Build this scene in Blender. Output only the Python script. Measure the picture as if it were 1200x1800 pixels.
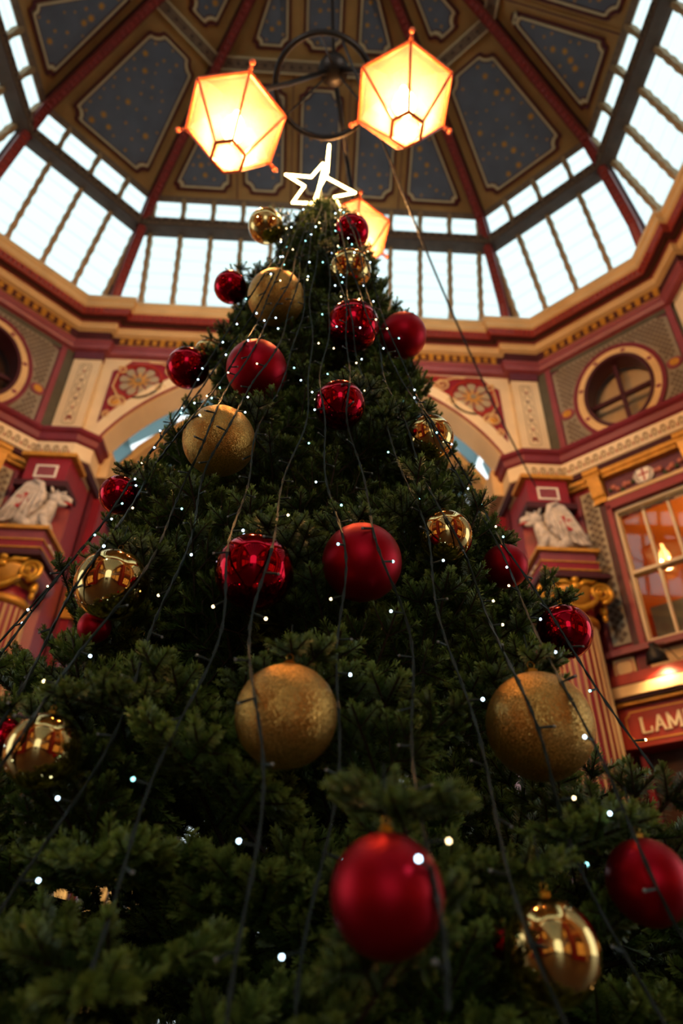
import bpy, math, random
import numpy as np
from mathutils import Vector, Matrix, Euler, noise
random.seed(7); np.random.seed(7)
for o in list(bpy.data.objects): bpy.data.objects.remove(o, do_unlink=True)
sc = bpy.context.scene; COL = sc.collection

# ---------------------------------------------------------------- camera
CAM = Vector((0.331, 0.0, 1.5)); PITCH, YAW, ROLL = [math.radians(a) for a in (34.756, 2.199, 1.246)]; FPX = 1199.0
F_ = Vector((math.sin(YAW)*math.cos(PITCH), math.cos(YAW)*math.cos(PITCH), math.sin(PITCH)))
R0 = Vector((math.cos(YAW), -math.sin(YAW), 0)); U0 = R0.cross(F_)
R_ = R0*math.cos(ROLL)+U0*math.sin(ROLL); U_ = U0*math.cos(ROLL)-R0*math.sin(ROLL)
cd = bpy.data.cameras.new('camera'); cam = bpy.data.objects.new('camera', cd); COL.objects.link(cam)
m = Matrix((R_, U_, -F_)).transposed().to_4x4(); m.translation = CAM; cam.matrix_world = m
cd.sensor_fit = 'VERTICAL'; cd.sensor_height = 36; cd.sensor_width = 24; cd.lens = FPX/1800*36
cd.clip_start = .05; cd.clip_end = 300
cd.dof.use_dof = True; cd.dof.focus_distance = 2.5; cd.dof.aperture_fstop = 1.3; cd.dof.aperture_blades = 9
sc.camera = cam
# ---------------------------------------------------------------- world: flat overcast sky, exposure
w = bpy.data.worlds.new('sky'); sc.world = w; w.use_nodes = True
bg = w.node_tree.nodes['Background']; bg.inputs[0].default_value = (.84, .97, 1.0, 1); bg.inputs[1].default_value = 1.45
sc.view_settings.view_transform = 'Standard'; sc.view_settings.look = 'None'
sc.view_settings.exposure = 0.25; sc.view_settings.gamma = 1; sc.view_settings.use_curve_mapping = False
sc.cycles.max_bounces = 7; sc.cycles.diffuse_bounces = 4; sc.cycles.glossy_bounces = 3; sc.cycles.transparent_max_bounces = 12
sc.cycles.transmission_bounces = 4; sc.cycles.caustics_reflective = False; sc.cycles.caustics_refractive = False
sc.cycles.sample_clamp_indirect = 3.0
LAMP_W = 500; FLOOD_W = 45; SHOP_W = 330; FILL_W = 880

# ---------------------------------------------------------------- materials
def lin(h):
    c = [int(h[i:i+2], 16)/255 for i in (0, 2, 4)]
    return tuple(x/12.92 if x <= .04045 else ((x+.055)/1.055)**2.4 for x in c)
M = {}
def mat(name, hexc, rough=.55, metal=0., var=.18, scale=6., bump=0., bscale=40., spec=.4, coat=0.):
    mt = bpy.data.materials.new(name); mt.use_nodes = True; nt = mt.node_tree; b = nt.nodes['Principled BSDF']
    c = lin(hexc); b.inputs['Roughness'].default_value = rough; b.inputs['Metallic'].default_value = metal
    b.inputs['Specular IOR Level'].default_value = spec; b.inputs['Coat Weight'].default_value = coat
    tc = nt.nodes.new('ShaderNodeTexCoord')
    if var > 0:
        n = nt.nodes.new('ShaderNodeTexNoise'); n.inputs['Scale'].default_value = scale; n.inputs['Detail'].default_value = 4
        r = nt.nodes.new('ShaderNodeValToRGB'); r.color_ramp.elements[0].position = .3; r.color_ramp.elements[1].position = .7
        r.color_ramp.elements[0].color = (*[x*(1-var) for x in c], 1); r.color_ramp.elements[1].color = (*[min(1, x*(1+var)) for x in c], 1)
        nt.links.new(tc.outputs['Object'], n.inputs['Vector']); nt.links.new(n.outputs['Fac'], r.inputs[0]); nt.links.new(r.outputs[0], b.inputs['Base Color'])
    else: b.inputs['Base Color'].default_value = (*c, 1)
    if bump > 0:
        n2 = nt.nodes.new('ShaderNodeTexNoise'); n2.inputs['Scale'].default_value = bscale
        bp = nt.nodes.new('ShaderNodeBump'); bp.inputs['Strength'].default_value = bump; bp.inputs['Distance'].default_value = .01
        nt.links.new(tc.outputs['Object'], n2.inputs['Vector']); nt.links.new(n2.outputs['Fac'], bp.inputs['Height']); nt.links.new(bp.outputs[0], b.inputs['Normal'])
    M[name] = mt; return mt
def emis(name, hexc, strength):
    mt = bpy.data.materials.new(name); mt.use_nodes = True; nt = mt.node_tree; nt.nodes.clear()
    e = nt.nodes.new('ShaderNodeEmission'); e.inputs[0].default_value = (*lin(hexc), 1); e.inputs[1].default_value = strength
    o = nt.nodes.new('ShaderNodeOutputMaterial'); nt.links.new(e.outputs[0], o.inputs[0]); M[name] = mt; return mt
def shop_nodes():   # a lit shop interior: shelves and goods glowing unevenly behind the glass
    nt = M['shop_glow'].node_tree; N = nt.nodes.new; e = [n for n in nt.nodes if n.type == 'EMISSION'][0]; tc = N('ShaderNodeTexCoord'); b = N('ShaderNodeTexBrick'); b.inputs['Scale'].default_value = 2.2; b.inputs['Mortar Size'].default_value = .03
    n = N('ShaderNodeTexNoise'); n.inputs['Scale'].default_value = 5; r = N('ShaderNodeValToRGB'); r.color_ramp.elements[0].position = .35; r.color_ramp.elements[1].position = .68
    r.color_ramp.elements[0].color = (*lin('4a1c08'), 1); r.color_ramp.elements[1].color = (*lin('ffbe68'), 1); nt.links.new(tc.outputs['Object'], n.inputs['Vector']); nt.links.new(n.outputs['Fac'], r.inputs[0]); nt.links.new(r.outputs[0], e.inputs[0])
def frosted(name, hexc, transl=.4, gloss=.06, rough=.1, hexd=None):
    mt = bpy.data.materials.new(name); mt.use_nodes = True; nt = mt.node_tree; nt.nodes.clear(); N = nt.nodes.new
    t = N('ShaderNodeBsdfTransparent'); t.inputs[0].default_value = (*lin(hexc), 1)
    d = N('ShaderNodeBsdfTranslucent'); d.inputs[0].default_value = (*lin(hexd or hexc), 1)
    g = N('ShaderNodeBsdfGlossy'); g.inputs['Roughness'].default_value = rough
    a = N('ShaderNodeMixShader'); a.inputs[0].default_value = transl; b = N('ShaderNodeMixShader'); b.inputs[0].default_value = gloss
    o = N('ShaderNodeOutputMaterial'); L = nt.links.new
    L(t.outputs[0], a.inputs[1]); L(d.outputs[0], a.inputs[2]); L(a.outputs[0], b.inputs[1]); L(g.outputs[0], b.inputs[2]); L(b.outputs[0], o.inputs[0])
    M[name] = mt; return mt
mat('cream', 'd6c5a2', .6, var=.08, scale=2); mat('cream_gold', 'c9aa78', .55, var=.1, scale=3); mat('gold', 'c08a34', .42, .25, var=.2, scale=9)
mat('gilt', 'c8922e', .35, .55, var=.25, scale=14); mat('maroon', '6a2230', .5, var=.12, scale=3); mat('dark_maroon', '3c1019', .55, var=.15, scale=3)
mat('rose', '7d3b44', .5, var=.1); mat('red', '922a1e', .45, var=.15, scale=5); mat('crimson', '7e1a28', .45, var=.12, scale=4)
mat('rib_red', '7c2a20', .45, var=.3, scale=28); mat('tan', 'b78c50', .6, var=.14, scale=2.5); mat('night', '676d78', .7, var=.12, scale=3)
mat('line_cream', 'dcc79a', .6, var=.05); mat('line_maroon', '5c1f22', .6, var=.05); mat('star_gold', 'cf9740', .5, .2, var=.1)
mat('beam', '7d6650', .6, var=.22, scale=12, bump=.4); mat('mullion', 'a5845a', .6, var=.25, scale=16, bump=.5, bscale=25); mat('girder', '57463a', .6, var=.2, scale=7)
mat('grey', '7f7666', .65, var=.1); mat('lattice', '5b4c3c', .6, var=.1); mat('lattice_light', '9a9078', .6, var=.08); mat('grey_green', '4d4a3c', .65, var=.12)
mat('iron', '1d1714', .45, .6, var=.2); mat('black', '0e0c0c', .5, var=.1); mat('copper', 'a04a28', .4, .4, var=.25, scale=12)
mat('stone', 'bab2a8', .6, var=.3, scale=11, bump=.9, bscale=22); mat('cross_red', '9e1a1e', .5, var=.1); mat('plum', '5a2a3a', .55, var=.1)
mat('paving', '4d423c', .35, var=.3, scale=5, bump=.5, bscale=6); mat('bark', '3a2a1c', .8, var=.3, scale=20, bump=.6); mat('white_paint', 'd9d4c8', .5, var=.08)
mat('orange_wall', 'd07a22', .6, var=.1, scale=1.5); mat('wood_dark', '3a2014', .5, var=.3, scale=10); mat('curtain', 'b9ad9b', .8, var=.12, scale=3)
mat('vault_tan', 'c09a5c', .6, var=.1, scale=2); mat('wire', '2c3b36', .5, var=0); mat('slate_blue', '5f7480', .5, var=.2)
mat('shiny_gold', 'e6bd76', .045, 1., var=0); mat('shiny_red', 'b30d22', .05, 1., var=0); mat('cap_gold', 'c79a3c', .3, 1., var=0)
mat('matte_red', 'b40a20', .40, .85, var=.05, scale=3, bump=.10, bscale=420, coat=.0)
mat('ornament', '8a7658', .6, var=.05); mat('pink_rose', 'b06a5a', .6, var=.2, scale=20); mat('leaf_green', '39452a', .6, var=.2, scale=20); mat('coat_dark', '16151a', .8, var=.1); mat('skin', 'b98a6c', .5, var=.05)
frosted('sky_glass', 'f4fbfb', .35, .05, .15); frosted('vault_glass', 'a2b4b7', .5, .05, .2); frosted('lamp_glass', 'ffe6c6', .035, .06, .08, 'ffd2a0'); frosted('shop_glass', 'fffaf0', .0, .06, .02)
frosted('opal', 'fff0d8', .9, .02, .3)
emis('bulb', 'ffd9a0', 60); emis('rope_light', 'ffcf78', 26); emis('led_cool', 'c8e8ff', 7); emis('led_teal', '8fe0e0', 5); emis('led_warm', 'ffdca0', 6); mat('led_off', '9fa4a0', .2, var=0)
emis('shop_glow', 'ffae52', .95); shop_nodes(); emis('small_bulb', 'ffd08a', 30)
def glitter():
    mt = mat('glitter_gold', 'd2a050', .36, .8, var=.06, scale=3); nt = mt.node_tree; b = nt.nodes['Principled BSDF']; N = nt.nodes.new; L = nt.links.new
    tc = N('ShaderNodeTexCoord'); v = N('ShaderNodeTexVoronoi'); v.inputs['Scale'].default_value = 520
    sp = N('ShaderNodeVectorMath'); sp.operation = 'SUBTRACT'; sp.inputs[1].default_value = (.5, .5, .5)
    sm = N('ShaderNodeVectorMath'); sm.operation = 'SCALE'; sm.inputs['Scale'].default_value = .62
    g = N('ShaderNodeNewGeometry'); ad = N('ShaderNodeVectorMath'); ad.operation = 'ADD'; nm = N('ShaderNodeVectorMath'); nm.operation = 'NORMALIZE'
    L(tc.outputs['Object'], v.inputs['Vector']); L(v.outputs['Color'], sp.inputs[0]); L(sp.outputs[0], sm.inputs[0]); L(g.outputs['Normal'], ad.inputs[0]); L(sm.outputs[0], ad.inputs[1])
    L(ad.outputs[0], nm.inputs[0]); L(nm.outputs[0], b.inputs['Normal'])
    hs = N('ShaderNodeHueSaturation'); mr = N('ShaderNodeMapRange'); mr.inputs[3].default_value = .55; mr.inputs[4].default_value = 1.5; sx = N('ShaderNodeSeparateColor')   # flakes differ in tone, painting sparkle glints into the base colour
    src = b.inputs['Base Color'].links[0].from_socket; L(v.outputs['Color'], sx.inputs[0]); L(sx.outputs[0], mr.inputs[0]); L(mr.outputs[0], hs.inputs['Value']); L(src, hs.inputs['Color']); L(hs.outputs[0], b.inputs['Base Color'])
glitter()
def needle_mat():
    mt = bpy.data.materials.new('needles'); mt.use_nodes = True; nt = mt.node_tree; b = nt.nodes['Principled BSDF']; N = nt.nodes.new; L = nt.links.new
    at = N('ShaderNodeAttribute'); at.attribute_name = 'tip'; r = N('ShaderNodeValToRGB'); r.color_ramp.elements[0].color = (*lin('34501e'), 1); r.color_ramp.elements[1].color = (*lin('a6bc58'), 1)
    oi = N('ShaderNodeObjectInfo'); hs = N('ShaderNodeHueSaturation'); mr = N('ShaderNodeMapRange'); mr.inputs[3].default_value = .75; mr.inputs[4].default_value = 1.2
    L(at.outputs['Fac'], r.inputs[0]); L(oi.outputs['Random'], mr.inputs[0]); L(mr.outputs[0], hs.inputs['Value']); L(r.outputs[0], hs.inputs['Color']); L(hs.outputs[0], b.inputs['Base Color'])
    b.inputs['Roughness'].default_value = .42; b.inputs['Specular IOR Level'].default_value = .35; M['needles'] = mt
needle_mat()

# ---------------------------------------------------------------- mesh helpers
WLOC = {}
class MB:
    def __init__(s): s.v = []; s.f = []; s.mi = []; s.cur = 0
    def add(s, vs, fs):
        n = len(s.v); s.v += [tuple(p) for p in vs]; s.f += [tuple(i+n for i in f) for f in fs]; s.mi += [s.cur]*len(fs); return s
    def hexa(s, p8): return s.add(p8, [(0,3,2,1), (4,5,6,7), (0,1,5,4), (1,2,6,5), (2,3,7,6), (3,0,4,7)])
    def box(s, x0, x1, y0, y1, z0, z1): return s.hexa([(x0,y0,z0), (x1,y0,z0), (x1,y1,z0), (x0,y1,z0), (x0,y0,z1), (x1,y0,z1), (x1,y1,z1), (x0,y1,z1)])
    def prism(s, a, b):
        n = len(a); return s.add(list(a)+list(b), [tuple(range(n))[::-1], tuple(range(n, 2*n))]+[(i, (i+1) % n, n+(i+1) % n, n+i) for i in range(n)])
    def ringfill(s, a, b):
        n = len(a); return s.add(list(a)+list(b), [(i, (i+1) % n, n+(i+1) % n, n+i) for i in range(n)])
    def tube(s, pts, r, k=6, closed=False, caps=True):
        pts = [Vector(p) for p in pts]; n = len(pts); rs = r if isinstance(r, (list, tuple)) else [r]*n; rings = []; prev = None
        for i in range(n):
            a = pts[(i-1) % n] if (closed or i > 0) else pts[0]; b = pts[(i+1) % n] if (closed or i < n-1) else pts[-1]
            t = (b-a); t = t.normalized() if t.length > 1e-9 else Vector((0,0,1))
            if prev is None: x = t.orthogonal().normalized()
            else:
                x = prev-t*prev.dot(t); x = x.normalized() if x.length > 1e-6 else t.orthogonal().normalized()
            prev = x; y = t.cross(x); rings.append([pts[i]+(x*math.cos(2*math.pi*j/k)+y*math.sin(2*math.pi*j/k))*rs[i] for j in range(k)])
        vs = [p for q in rings for p in q]; fs = []
        for i in range(n if closed else n-1):
            a = i*k; b = ((i+1) % n)*k
            fs += [(a+j, a+(j+1) % k, b+(j+1) % k, b+j) for j in range(k)]
        if caps and not closed: fs += [tuple(range(k))[::-1], tuple(range((n-1)*k, n*k))]
        return s.add(vs, fs)
    def lathe(s, c, prof, k=24, flute=0, fd=0.):
        vs = []; fs = []
        for (r, z) in prof:
            for j in range(k):
                a = 2*math.pi*j/k; rr = r*(1-fd*(j % 2)) if flute else r; vs.append((c[0]+rr*math.cos(a), c[1]+rr*math.sin(a), c[2]+z))
        for i in range(len(prof)-1): fs += [(i*k+j, i*k+(j+1) % k, (i+1)*k+(j+1) % k, (i+1)*k+j) for j in range(k)]
        n = len(prof); fs += [tuple(range(k))[::-1], tuple(range((n-1)*k, n*k))]
        return s.add(vs, fs)
    def ball(s, c, r, k=10, h=7, sc=(1,1,1)):
        vs = []; fs = []
        for i in range(1, h):
            t = math.pi*i/h
            for j in range(k): a = 2*math.pi*j/k; vs.append((c[0]+r*sc[0]*math.sin(t)*math.cos(a), c[1]+r*sc[1]*math.sin(t)*math.sin(a), c[2]+r*sc[2]*math.cos(t)))
        vs += [(c[0], c[1], c[2]+r*sc[2]), (c[0], c[1], c[2]-r*sc[2])]; T = len(vs)-2
        for i in range(h-2): fs += [(i*k+j, (i+1)*k+j, (i+1)*k+(j+1) % k, i*k+(j+1) % k) for j in range(k)]
        fs += [(T, j, (j+1) % k) for j in range(k)]+[(T+1, (h-2)*k+(j+1) % k, (h-2)*k+j) for j in range(k)]
        return s.add(vs, fs)
    def mesh(s, name, mats, smooth=False, off=(0,0,0)):
        me = bpy.data.meshes.new(name); o = off
        me.from_pydata([(a-o[0], b-o[1], c-o[2]) for a, b, c in s.v], [], s.f)
        for mm in (mats if isinstance(mats, (list, tuple)) else [mats]): me.materials.append(M[mm])
        if len(set(s.mi)) > 1 or (s.mi and s.mi[0]): me.polygons.foreach_set('material_index', s.mi)
        if smooth: me.polygons.foreach_set('use_smooth', [True]*len(me.polygons))
        me.update(); return me
    def build(s, name, mats, parent=None, smooth=False, at=None):
        pl = WLOC.get(parent.name, Vector()) if parent else Vector()
        loc = Vector(at) if at is not None else pl
        return link(name, s.mesh(name, mats, smooth, loc), parent, loc)
def link(name, data, parent=None, loc=None):
    o = bpy.data.objects.new(name, data); COL.objects.link(o); pl = WLOC.get(parent.name, Vector()) if parent else Vector()
    loc = Vector(loc) if loc is not None else pl
    if parent: o.parent = parent
    o.location = loc-pl; WLOC[o.name] = loc.copy(); return o
def empty(name, loc=(0,0,0)): o = link(name, None, None, loc); o.empty_display_size = .1; return o
def tag(o, label=None, cat=None, group=None, kind=None):
    for k, v in (('label', label), ('category', cat), ('group', group), ('kind', kind)):
        if v: o[k] = v
    return o
def struct(name, label=None, cat=None): return tag(empty(name), label, cat, kind='structure')
class Fr:   # wall frame: u along the wall, n into the hall, z up
    def __init__(s, o, u, n): s.o = Vector(o); s.u = Vector(u).normalized(); s.n = Vector(n).normalized()
    def __call__(s, u, n, z): p = s.o+s.u*u+s.n*n; return Vector((p.x, p.y, p.z+z))
    def sub(s, u, n, z): q = Fr(s(u, n, z), s.u, s.n); return q
    def box(s, mb, u0, u1, n0, n1, z0, z1): return mb.hexa([s(*p) for p in ((u0,n0,z0), (u1,n0,z0), (u1,n1,z0), (u0,n1,z0), (u0,n0,z1), (u1,n0,z1), (u1,n1,z1), (u0,n1,z1))])
    def poly(s, mb, pts, n0, n1): return mb.prism([s(u, n0, z) for u, z in pts], [s(u, n1, z) for u, z in pts])
    def ring(s, mb, a, b, n0, n1):   # solid ring between outlines a and b
        A0 = [s(u, n0, z) for u, z in a]; A1 = [s(u, n1, z) for u, z in a]; B0 = [s(u, n0, z) for u, z in b]; B1 = [s(u, n1, z) for u, z in b]
        return mb.ringfill(A1, B1).ringfill(A0, A1).ringfill(B1, B0)
def ell(cu, cz, ru, rz, k=40, a0=0): return [(cu+ru*math.cos(a0+2*math.pi*i/k), cz+rz*math.sin(a0+2*math.pi*i/k)) for i in range(k)]
def sweep(mb, path, prof, closed=True, side=1):
    n = len(path); P = [Vector((p[0], p[1])) for p in path]; ms = []
    for i in range(n):
        a = P[(i-1) % n] if (closed or i) else None; b = P[(i+1) % n] if (closed or i < n-1) else None
        d0 = (P[i]-a).normalized() if a is not None else None; d1 = (b-P[i]).normalized() if b is not None else None
        d0 = d0 or d1; d1 = d1 or d0
        n0 = Vector((d0.y, -d0.x))*side; n1 = Vector((d1.y, -d1.x))*side; ms.append((n0+n1)/max(.25, 1+n0.dot(n1)))
    k = len(prof); vs = [(P[i].x+ms[i].x*o, P[i].y+ms[i].y*o, z) for i in range(n) for o, z in prof]; fs = []
    for i in range(n if closed else n-1):
        a = i*k; b = ((i+1) % n)*k; fs += [(a+j, b+j, b+j+1, a+j+1) for j in range(k-1)]
    return mb.add(vs, fs)
S2 = 2**.5
C = 3.071; TA = .669
BACK = Fr((0, C+6, 0), (1,0,0), (0,-1,0))
dc = 7.261/S2; DO = (dc+.22/S2, dc-.22/S2)
DR = Fr((DO[0], C+DO[1], 0), (1,-1,0), (-1,-1,0)); DL = Fr((-DO[0], C+DO[1], 0), (-1,-1,0), (1,-1,0))

# plan of the crossing: back wall end, pilaster, diagonal wall, pilaster, side wall (first quarter), mirrored into four
Q1 = [(3.80, 6.0), (3.80, 5.88), (4.389, 5.88), (6.10, 4.169), (6.10, 3.57), (6.22, 3.57)]
PLAN = [(x, C+y) for x, y in Q1]+[(x, C-y) for x, y in Q1[::-1]]+[(-x, C-y) for x, y in Q1]+[(-x, C+y) for x, y in Q1[::-1]]

# ================================================================ floor and upper entablature
fl = MB(); fl.box(-30, 30, -30, 34, -.3, 0); tag(fl.build('floor', 'paving'), 'dark stone paving of the market hall', kind='structure')
t1 = struct('trim_1', 'tall painted cornice of cream, red and gold running round the hall below the glass lantern')
for nm, mt, pr in (('crown_moulding', 'cream_gold', [(.30, 12.16), (.48, 12.12), (.52, 12.06), (.52, 11.98), (.48, 11.95), (.48, 11.84), (.44, 11.82)]),
                   ('red_moulding', 'rib_red', [(.44, 11.84), (.44, 11.80), (.40, 11.72), (.37, 11.70)]),
                   ('cove', 'dark_maroon', [(.38, 11.71), (.30, 11.70), (.22, 11.74), (.17, 11.80), (.16, 11.80)]),
                   ('rose_fillet', 'rose', [(.20, 11.79), (.20, 11.74), (.15, 11.735)]),
                   ('cream_fillet', 'cream_gold', [(.15, 11.76), (.16, 11.72), (.14, 11.60), (.05, 11.58)]),
                   ('frieze', 'dark_maroon', [(.05, 11.66), (.05, 11.30)]),
                   ('lower_moulding', 'rose', [(.05, 11.34), (.13, 11.30), (.16, 11.24), (.12, 11.20), (.14, 11.14), (.10, 11.08), (.0, 11.06)])):
    tag(sweep(MB(), PLAN, pr).build(nm, mt, t1), kind='structure')
mb = MB(); sweep(mb, PLAN, [(.30, 12.16), (-.3, 12.4), (-.3, 11.0), (0, 11.0)]).build('cornice_core', 'dark_maroon', t1)
# beads along the red moulding
bead = MB().ball((0,0,0), .045, 6, 4).mesh('bead', 'red'); mb = MB()
def along(path, step, off, inset=.06):
    out = []
    for i in range(len(path)-1):
        a = Vector(path[i]); b = Vector(path[i+1]); d = b-a; L = d.length
        if L < .3: continue
        d /= L; nn = Vector((d.y, -d.x)); k = max(1, int((L-2*inset)/step))
        for j in range(k): out.append((a+d*(inset+(j+.5)*(L-2*inset)/k)+nn*off, d, nn))
    return out
vis = PLAN[18:]+PLAN[:6]
mb = MB()
for p, d, nn in along(vis, .085, .435): mb.ball((p.x, p.y, 11.765), .036, 5, 4)
tag(mb.build('bead_row', 'red', t1), kind='stuff')
# gilt frieze panels: each frieze run carries rosettes and leaves
def frieze_run(fr, u0, u1, z0, z1, n, parent):
    mb = MB(); fr.box(mb, u0, u1, n, n+.012, z0, z1); pn = mb.build('frieze_panel', 'dark_maroon', parent)
    k = max(2, int((u1-u0)/.15)); st = (u1-u0)/k; zc = (z0+z1)/2; h = (z1-z0)/2
    for q in (-1, 1): mb = MB(); fr.box(mb, u0, u1, n+.012, n+.02, zc+q*h*.93-.008, zc+q*h*.93+.008); mb.build('frieze_line', 'gold', pn)
    for i in range(k):
        c = u0+(i+.5)*st; mb = MB()
        if i % 2 == 0:
            fr.poly(mb, [(c+.8*st*.5*math.cos(a)*(1 if j % 2 else .55), zc+h*.82*math.sin(a)*(1 if j % 2 else .55)) for j, a in enumerate([2*math.pi*q/12 for q in range(12)])], n+.012, n+.03)
            mb.build('rosette', 'gold', pn)
        else:
            for sg in (-1, 1): fr.poly(mb, ell(c, zc+sg*h*.5, st*.3, h*.38, 8), n+.012, n+.032)
            fr.poly(mb, ell(c, zc, st*.42, h*.16, 6), n+.012, n+.04); mb.build('leaf_ornament', 'gold', pn)
frieze_run(BACK, -3.62, 3.62, 11.36, 11.56, .055, t1)
for D in (DL, DR): frieze_run(D, -1.12, 1.12, 11.36, 11.56, .055, t1)

# ================================================================ glass lantern over the cornice
LV = [(6.0, 13.04-.0), (5.57, 14.49), (5.29, 15.24), (3.16, 16.65), (1.0, 17.65)]
def corners(A): return [(-TA*A, A), (TA*A, A), (A, TA*A), (A, -TA*A), (TA*A, -A), (-TA*A, -A), (-A, -TA*A), (-A, TA*A)]
def facepts(k, A): c = corners(A); a, b = c[k], c[(k+1) % 8]; return Vector((a[0], C+a[1])), Vector((b[0], C+b[1]))
class Face:   # sloping face of the lantern or dome between two levels: u along, v up the slope (metres), w inward
    def __init__(s, k, l0, l1):
        (A0, z0), (A1, z1) = l0, l1
        a0, b0 = facepts(k, A0); a1, b1 = facepts(k, A1); m0 = (a0+b0)/2; m1 = (a1+b1)/2
        s.o = Vector((m0.x, m0.y, z0)); t = Vector((m1.x, m1.y, z1)); s.h = (t-s.o).length; s.v = (t-s.o)/s.h
        d = (b0-a0).normalized(); s.u = Vector((d.x, d.y, 0)); s.w = s.u.cross(s.v).normalized()
        cn = Vector((0, C, s.o.z)); s.w = s.w if s.w.dot(cn-s.o) > 0 else -s.w
        s.hw0 = (b0-a0).length/2; s.hw1 = (b1-a1).length/2
    def hw(s, v): return s.hw0+(s.hw1-s.hw0)*v/s.h
    def __call__(s, u, w_, v): return s.o+s.u*u+s.w*w_+s.v*v
    def box(s, mb, u0, u1, w0, w1, v0, v1): return mb.hexa([s(*p) for p in ((u0,w0,v0), (u1,w0,v0), (u1,w1,v0), (u0,w1,v0), (u0,w0,v1), (u1,w0,v1), (u1,w1,v1), (u0,w1,v1))])
    def poly(s, mb, pts, w0, w1): return mb.prism([s(u, w0, v) for u, v in pts], [s(u, w1, v) for u, v in pts])
    def ring(s, mb, a, b, w0, w1):
        A0 = [s(u, w0, v) for u, v in a]; A1 = [s(u, w1, v) for u, v in a]; B0 = [s(u, w0, v) for u, v in b]; B1 = [s(u, w1, v) for u, v in b]
        return mb.ringfill(A1, B1).ringfill(A0, A1).ringfill(B1, B0)
MULL_BACK = [(.63*(i+.5)) for i in range(-6, 6)]; MULL_DIAG = [-1.24, -.64, .02, .70]
for k in range(8):
    seen = k in (0, 1, 2, 6, 7)
    wn = struct('window_%d' % (k+1)); diag_ = k % 2 == 1
    mul = (MULL_BACK if not diag_ else ([u for u in MULL_DIAG] if k == 1 else [-u for u in MULL_DIAG][::-1]))
    for tier, (l0, l1, nb) in enumerate(((LV[0], LV[1], 7), (LV[1], LV[2], 3))):
        fc = Face(k, l0, l1); v0 = -.9 if tier == 0 else .10
        for u in mul:
            if abs(u) > fc.hw0-.12: continue
            mb = MB(); top = min(fc.h, (fc.hw0-abs(u))/max(1e-6, (fc.hw0-fc.hw1))*fc.h)-.02
            n = max(3, int((top-v0)/.14)); prof = []
            for i in range(n+1):
                v = v0+(top-v0)*i/n; prof.append((.055 if i % 2 else .035, v))
            fc.poly(mb, [(u+a, v) for a, v in prof]+[(u-a, v) for a, v in prof[::-1]], -.02, .10)
            mb.build('mullion', 'mullion', wn)
        edges = [-99]+[u for u in mul if abs(u) <= fc.hw0-.12]+[99]
        nb2 = nb if seen else 1; vv = v0; dv = (fc.h-v0)/nb2
        for i in range(len(edges)-1):
            for b in range(nb2):
                va, vb = v0+b*dv, v0+(b+1)*dv+.04
                def cl(u, v): return max(-fc.hw(v)+.02, min(fc.hw(v)-.02, u))
                q = [(cl(edges[i], va), -.02, va), (cl(edges[i+1], va), -.02, va), (cl(edges[i+1], vb), -.07, vb), (cl(edges[i], vb), -.07, vb)]
                if q[1][0]-q[0][0] < .03 and q[2][0]-q[3][0] < .03: continue
                mb = MB(); mb.prism([fc(*p) for p in q], [fc(p[0], p[1]-.012, p[2]) for p in q]); mb.build('pane', 'sky_glass', wn)
    # transom girder between the tiers
    fc = Face(k, LV[0], LV[1]); a, b = fc.hw1, fc.hw1; z = LV[1][1]
    fr = Fr((fc(0, 0, fc.h).x, fc(0, 0, fc.h).y, 0), fc.u, Vector((fc.w.x, fc.w.y, 0)))
    mb = MB(); fr.box(mb, -a, a, -.02, .26, z-.16, z+.10); g = mb.build('transom_girder', 'girder', wn)
    mb = MB(); fr.box(mb, -a+.02, a-.02, .26, .285, z-.12, z+.09); mb.build('girder_face', 'beam', g)
    if seen:
        mb = MB(); n = int(2*a/.17)
        for i in range(n): u = -a+(i+.5)*2*a/n; fr.poly(mb, [(u-.075, z-.085), (u, z+.055), (u+.075, z-.085), (u+.04, z-.085), (u, z), (u-.04, z-.085)], .285, .30)
        tag(mb.build('girder_tracery', 'wood_dark', g), kind='stuff')

# ================================================================ starred ceiling
cg = struct('ceiling', 'dark timber dome with blue star-painted panels and red ribs')
def notch(quad, r):
    """outline of a panel with concave stepped corners"""
    out = []; n = len(quad)
    for i in range(n):
        p = Vector(quad[i]); a = (Vector(quad[i-1])-p).normalized(); b = (Vector(quad[(i+1) % n])-p).normalized()
        out.append(p+a*r*1.3); out.append(p+a*r*1.0+b*r*.1)
        for t in (0.25, .5, .75):
            q = a*math.cos(t*math.pi/2)+b*math.sin(t*math.pi/2); out.append(p+(q*r*(1.0 if t == .5 else 1.03)))
        out.append(p+b*r*1.0+a*r*.1); out.append(p+b*r*1.3)
    return [(q.x, q.y) for q in out]
def inset(quad, d):
    n = len(quad); out = []; A = sum(quad[i][0]*quad[(i+1) % n][1]-quad[(i+1) % n][0]*quad[i][1] for i in range(n)); sg = 1 if A > 0 else -1
    for i in range(n):
        p = Vector(quad[i]); e0 = (p-Vector(quad[i-1])).normalized(); e1 = (Vector(quad[(i+1) % n])-p).normalized()
        n0 = Vector((-e0.y, e0.x))*sg; n1 = Vector((-e1.y, e1.x))*sg; q = p+(n0+n1)/(1+n0.dot(n1))*d; out.append((q.x, q.y))
    return out
def inside(pt, poly):
    x, y = pt; c = False
    for i in range(len(poly)):
        (x0, y0), (x1, y1) = poly[i-1], poly[i]
        if (y0 > y) != (y1 > y) and x < (x1-x0)*(y-y0)/(y1-y0)+x0: c = not c
    return c
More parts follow.
